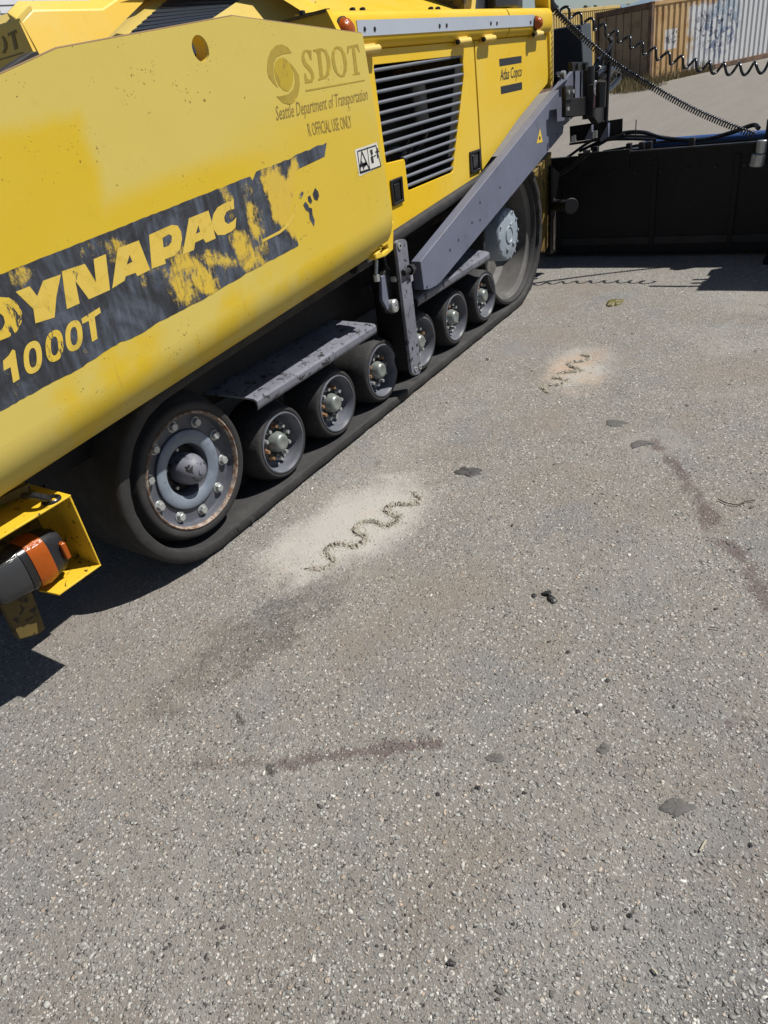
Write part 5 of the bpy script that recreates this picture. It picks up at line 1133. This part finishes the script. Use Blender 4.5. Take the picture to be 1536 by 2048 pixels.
# dry weeds along the containers' feet
def weeds():
    b = MB(); rs = random.Random(5)
    for k in range(5200):
        t = rs.random(); 
        if rs.random() < .85: p = at(rs.uniform(1205, 1325), 170, z=0); p = Vector((p.x+rs.uniform(-1.9, .2), p.y+rs.uniform(-.2, .8), 0))
        else: s = rs.uniform(0, 3); d = (G1-G0).normalized(); p = G0+d*s+Vector((-.42, -.9, 0))*rs.uniform(.0, .35)
        h = rs.uniform(.06, .42)*(1 if rs.random() < .6 else .5); a = rs.uniform(0, 6.3); lx, ly = rs.uniform(-.15, .15), rs.uniform(-.15, .15); w_ = .008
        dx, dy = math.cos(a)*w_, math.sin(a)*w_
        b.add([(p.x-dx, p.y-dy, -.01), (p.x+dx, p.y+dy, -.01), (p.x+lx*.5+dx*.7, p.y+ly*.5+dy*.7, h*.6), (p.x+lx*.5-dx*.7, p.y+ly*.5-dy*.7, h*.6), (p.x+lx, p.y+ly, h)], [(0, 1, 2, 3), (3, 2, 4)])
    n = NB('dry_grass'); MATS['dry_grass'] = n.done(n.mix(n.noise(1.5, 4), (.22, .16, .075, 1), (.12, .11, .045, 1)), .9)
    tag(b.build('dry_weeds', 'dry_grass', weld=False), 'dry brown weeds growing along the foot of the containers', 'weeds', kind='stuff')
weeds()
# warehouse with lapped metal siding, top left
def warehouse():
    y0 = 26.0; W = empty('warehouse', (14, y0, 0)); tag(W, 'pale grey warehouse wall with horizontal metal siding', 'building')
    b = NB('siding'); MATS['siding'] = b.done(b.mix(b.noise(.8, 5, .65), (.50, .505, .52, 1), (.44, .445, .46, 1)), .5)
    xe = at(199, 8, y=y0).x
    MB().box((2, y0+.05, 0), (xe, y0+.35, 8.2)).build('wall', 'siding', W)
    MB().box((xe+.01, y0+.02, 0), (xe+6, y0+.3, 7.6)).build('shaded_wall_panel', 'panel_dark', W)  # wall extension without a door: its dark colour stands for shadow
    MB().box((1.5, y0-.4, 8.2), (xe+6.4, y0+9, 8.4)).build('roof', 'siding', W)
    pw, ph = 1.42, .235; z = 4.2; r = 0
    me0 = None
    while z < 7.2:
        x = xe-.0
        while x > 15.2:
            o = (MB().prism([[Vector((-pw+.012, 0, 0)), Vector((-.006, 0, 0)), Vector((-.006, 0, .0)), Vector((-.006, .03, ph-.012)), Vector((-pw+.012, .03, ph-.012))][:2]+[Vector((-.006, .030, ph-.012)), Vector((-pw+.012, .030, ph-.012))]], (0, -.02, 0)).build('siding_panel', 'siding') if me0 is None else me0.copy())
            if me0 is None: me0 = o
            else: COL.objects.link(o)
            o.parent = W; o.matrix_parent_inverse = Matrix.Identity(4); o.location = (x-14, .018, z); x -= pw
        z += ph
warehouse()
# far trees and the hazy hill line
def far_tree(x, y, h, r, label):
    T = empty('far_tree', (x, y, 0)); tag(T, label, 'tree', 'trees far behind the containers'); rs = random.Random(int(x))
    MB().tube([(x, y, 0), (x+.1, y, h*.4), (x+.2, y+.1, h*.75)], [.22, .16, .06], 8).build('trunk', 'twig', T)
    b = MB()
    for k in range(2600):
        a, e = rs.uniform(0, 6.28), rs.gauss(0, .55); q = rs.random()**.4*r*(.75+.25*math.sin(a*3+e*4)); c = Vector((x+q*math.cos(a)*math.cos(e), y+q*math.sin(a)*math.cos(e), h*.66+q*math.sin(e)*1.1))
        u = Vector((rs.gauss(0, 1), rs.gauss(0, 1), rs.gauss(0, 1))).normalized()*.16; v = u.orthogonal().normalized()*.10
        b.add([c-u, c+v, c+u, c-v], [(0, 1, 2, 3)])
    b.build('crown', 'leaf_far', T, weld=False)
n_ = NB('leaf_far'); MATS['leaf_far'] = n_.done(n_.mix(n_.noise(1.2, 4), (.035, .055, .02, 1), (.07, .085, .03, 1)), .7)
t0 = at(1175, 6, x=58); far_tree(58, t0.y, t0.z-.35, 1.3, 'dark green tree top showing above the yellow container'); t1 = at(1252, 2, x=52); far_tree(52, t1.y-.2, t1.z-.5, 1.1, 'smaller dark tree top above the brown container doors')
def hills():
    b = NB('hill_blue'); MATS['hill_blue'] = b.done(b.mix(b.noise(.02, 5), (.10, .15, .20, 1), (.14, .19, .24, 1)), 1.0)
    m_ = MB(); vs = []; n = 90
    for k in range(n):
        y = -700+1500*k/(n-1); h = 22+14*math.sin(k*.21)+8*math.sin(k*.53+1)+3*math.sin(k*1.7); vs += [(1150, y, -2), (1240, y, h), (1420, y, h*.5)]
    m_.add(vs, [(3*k+j, 3*k+3+j, 3*k+4+j, 3*k+1+j) for k in range(n-1) for j in range(2)]).build('hills', 'hill_blue', kind='structure')['label'] = 'hazy blue hills on the horizon'
hills()
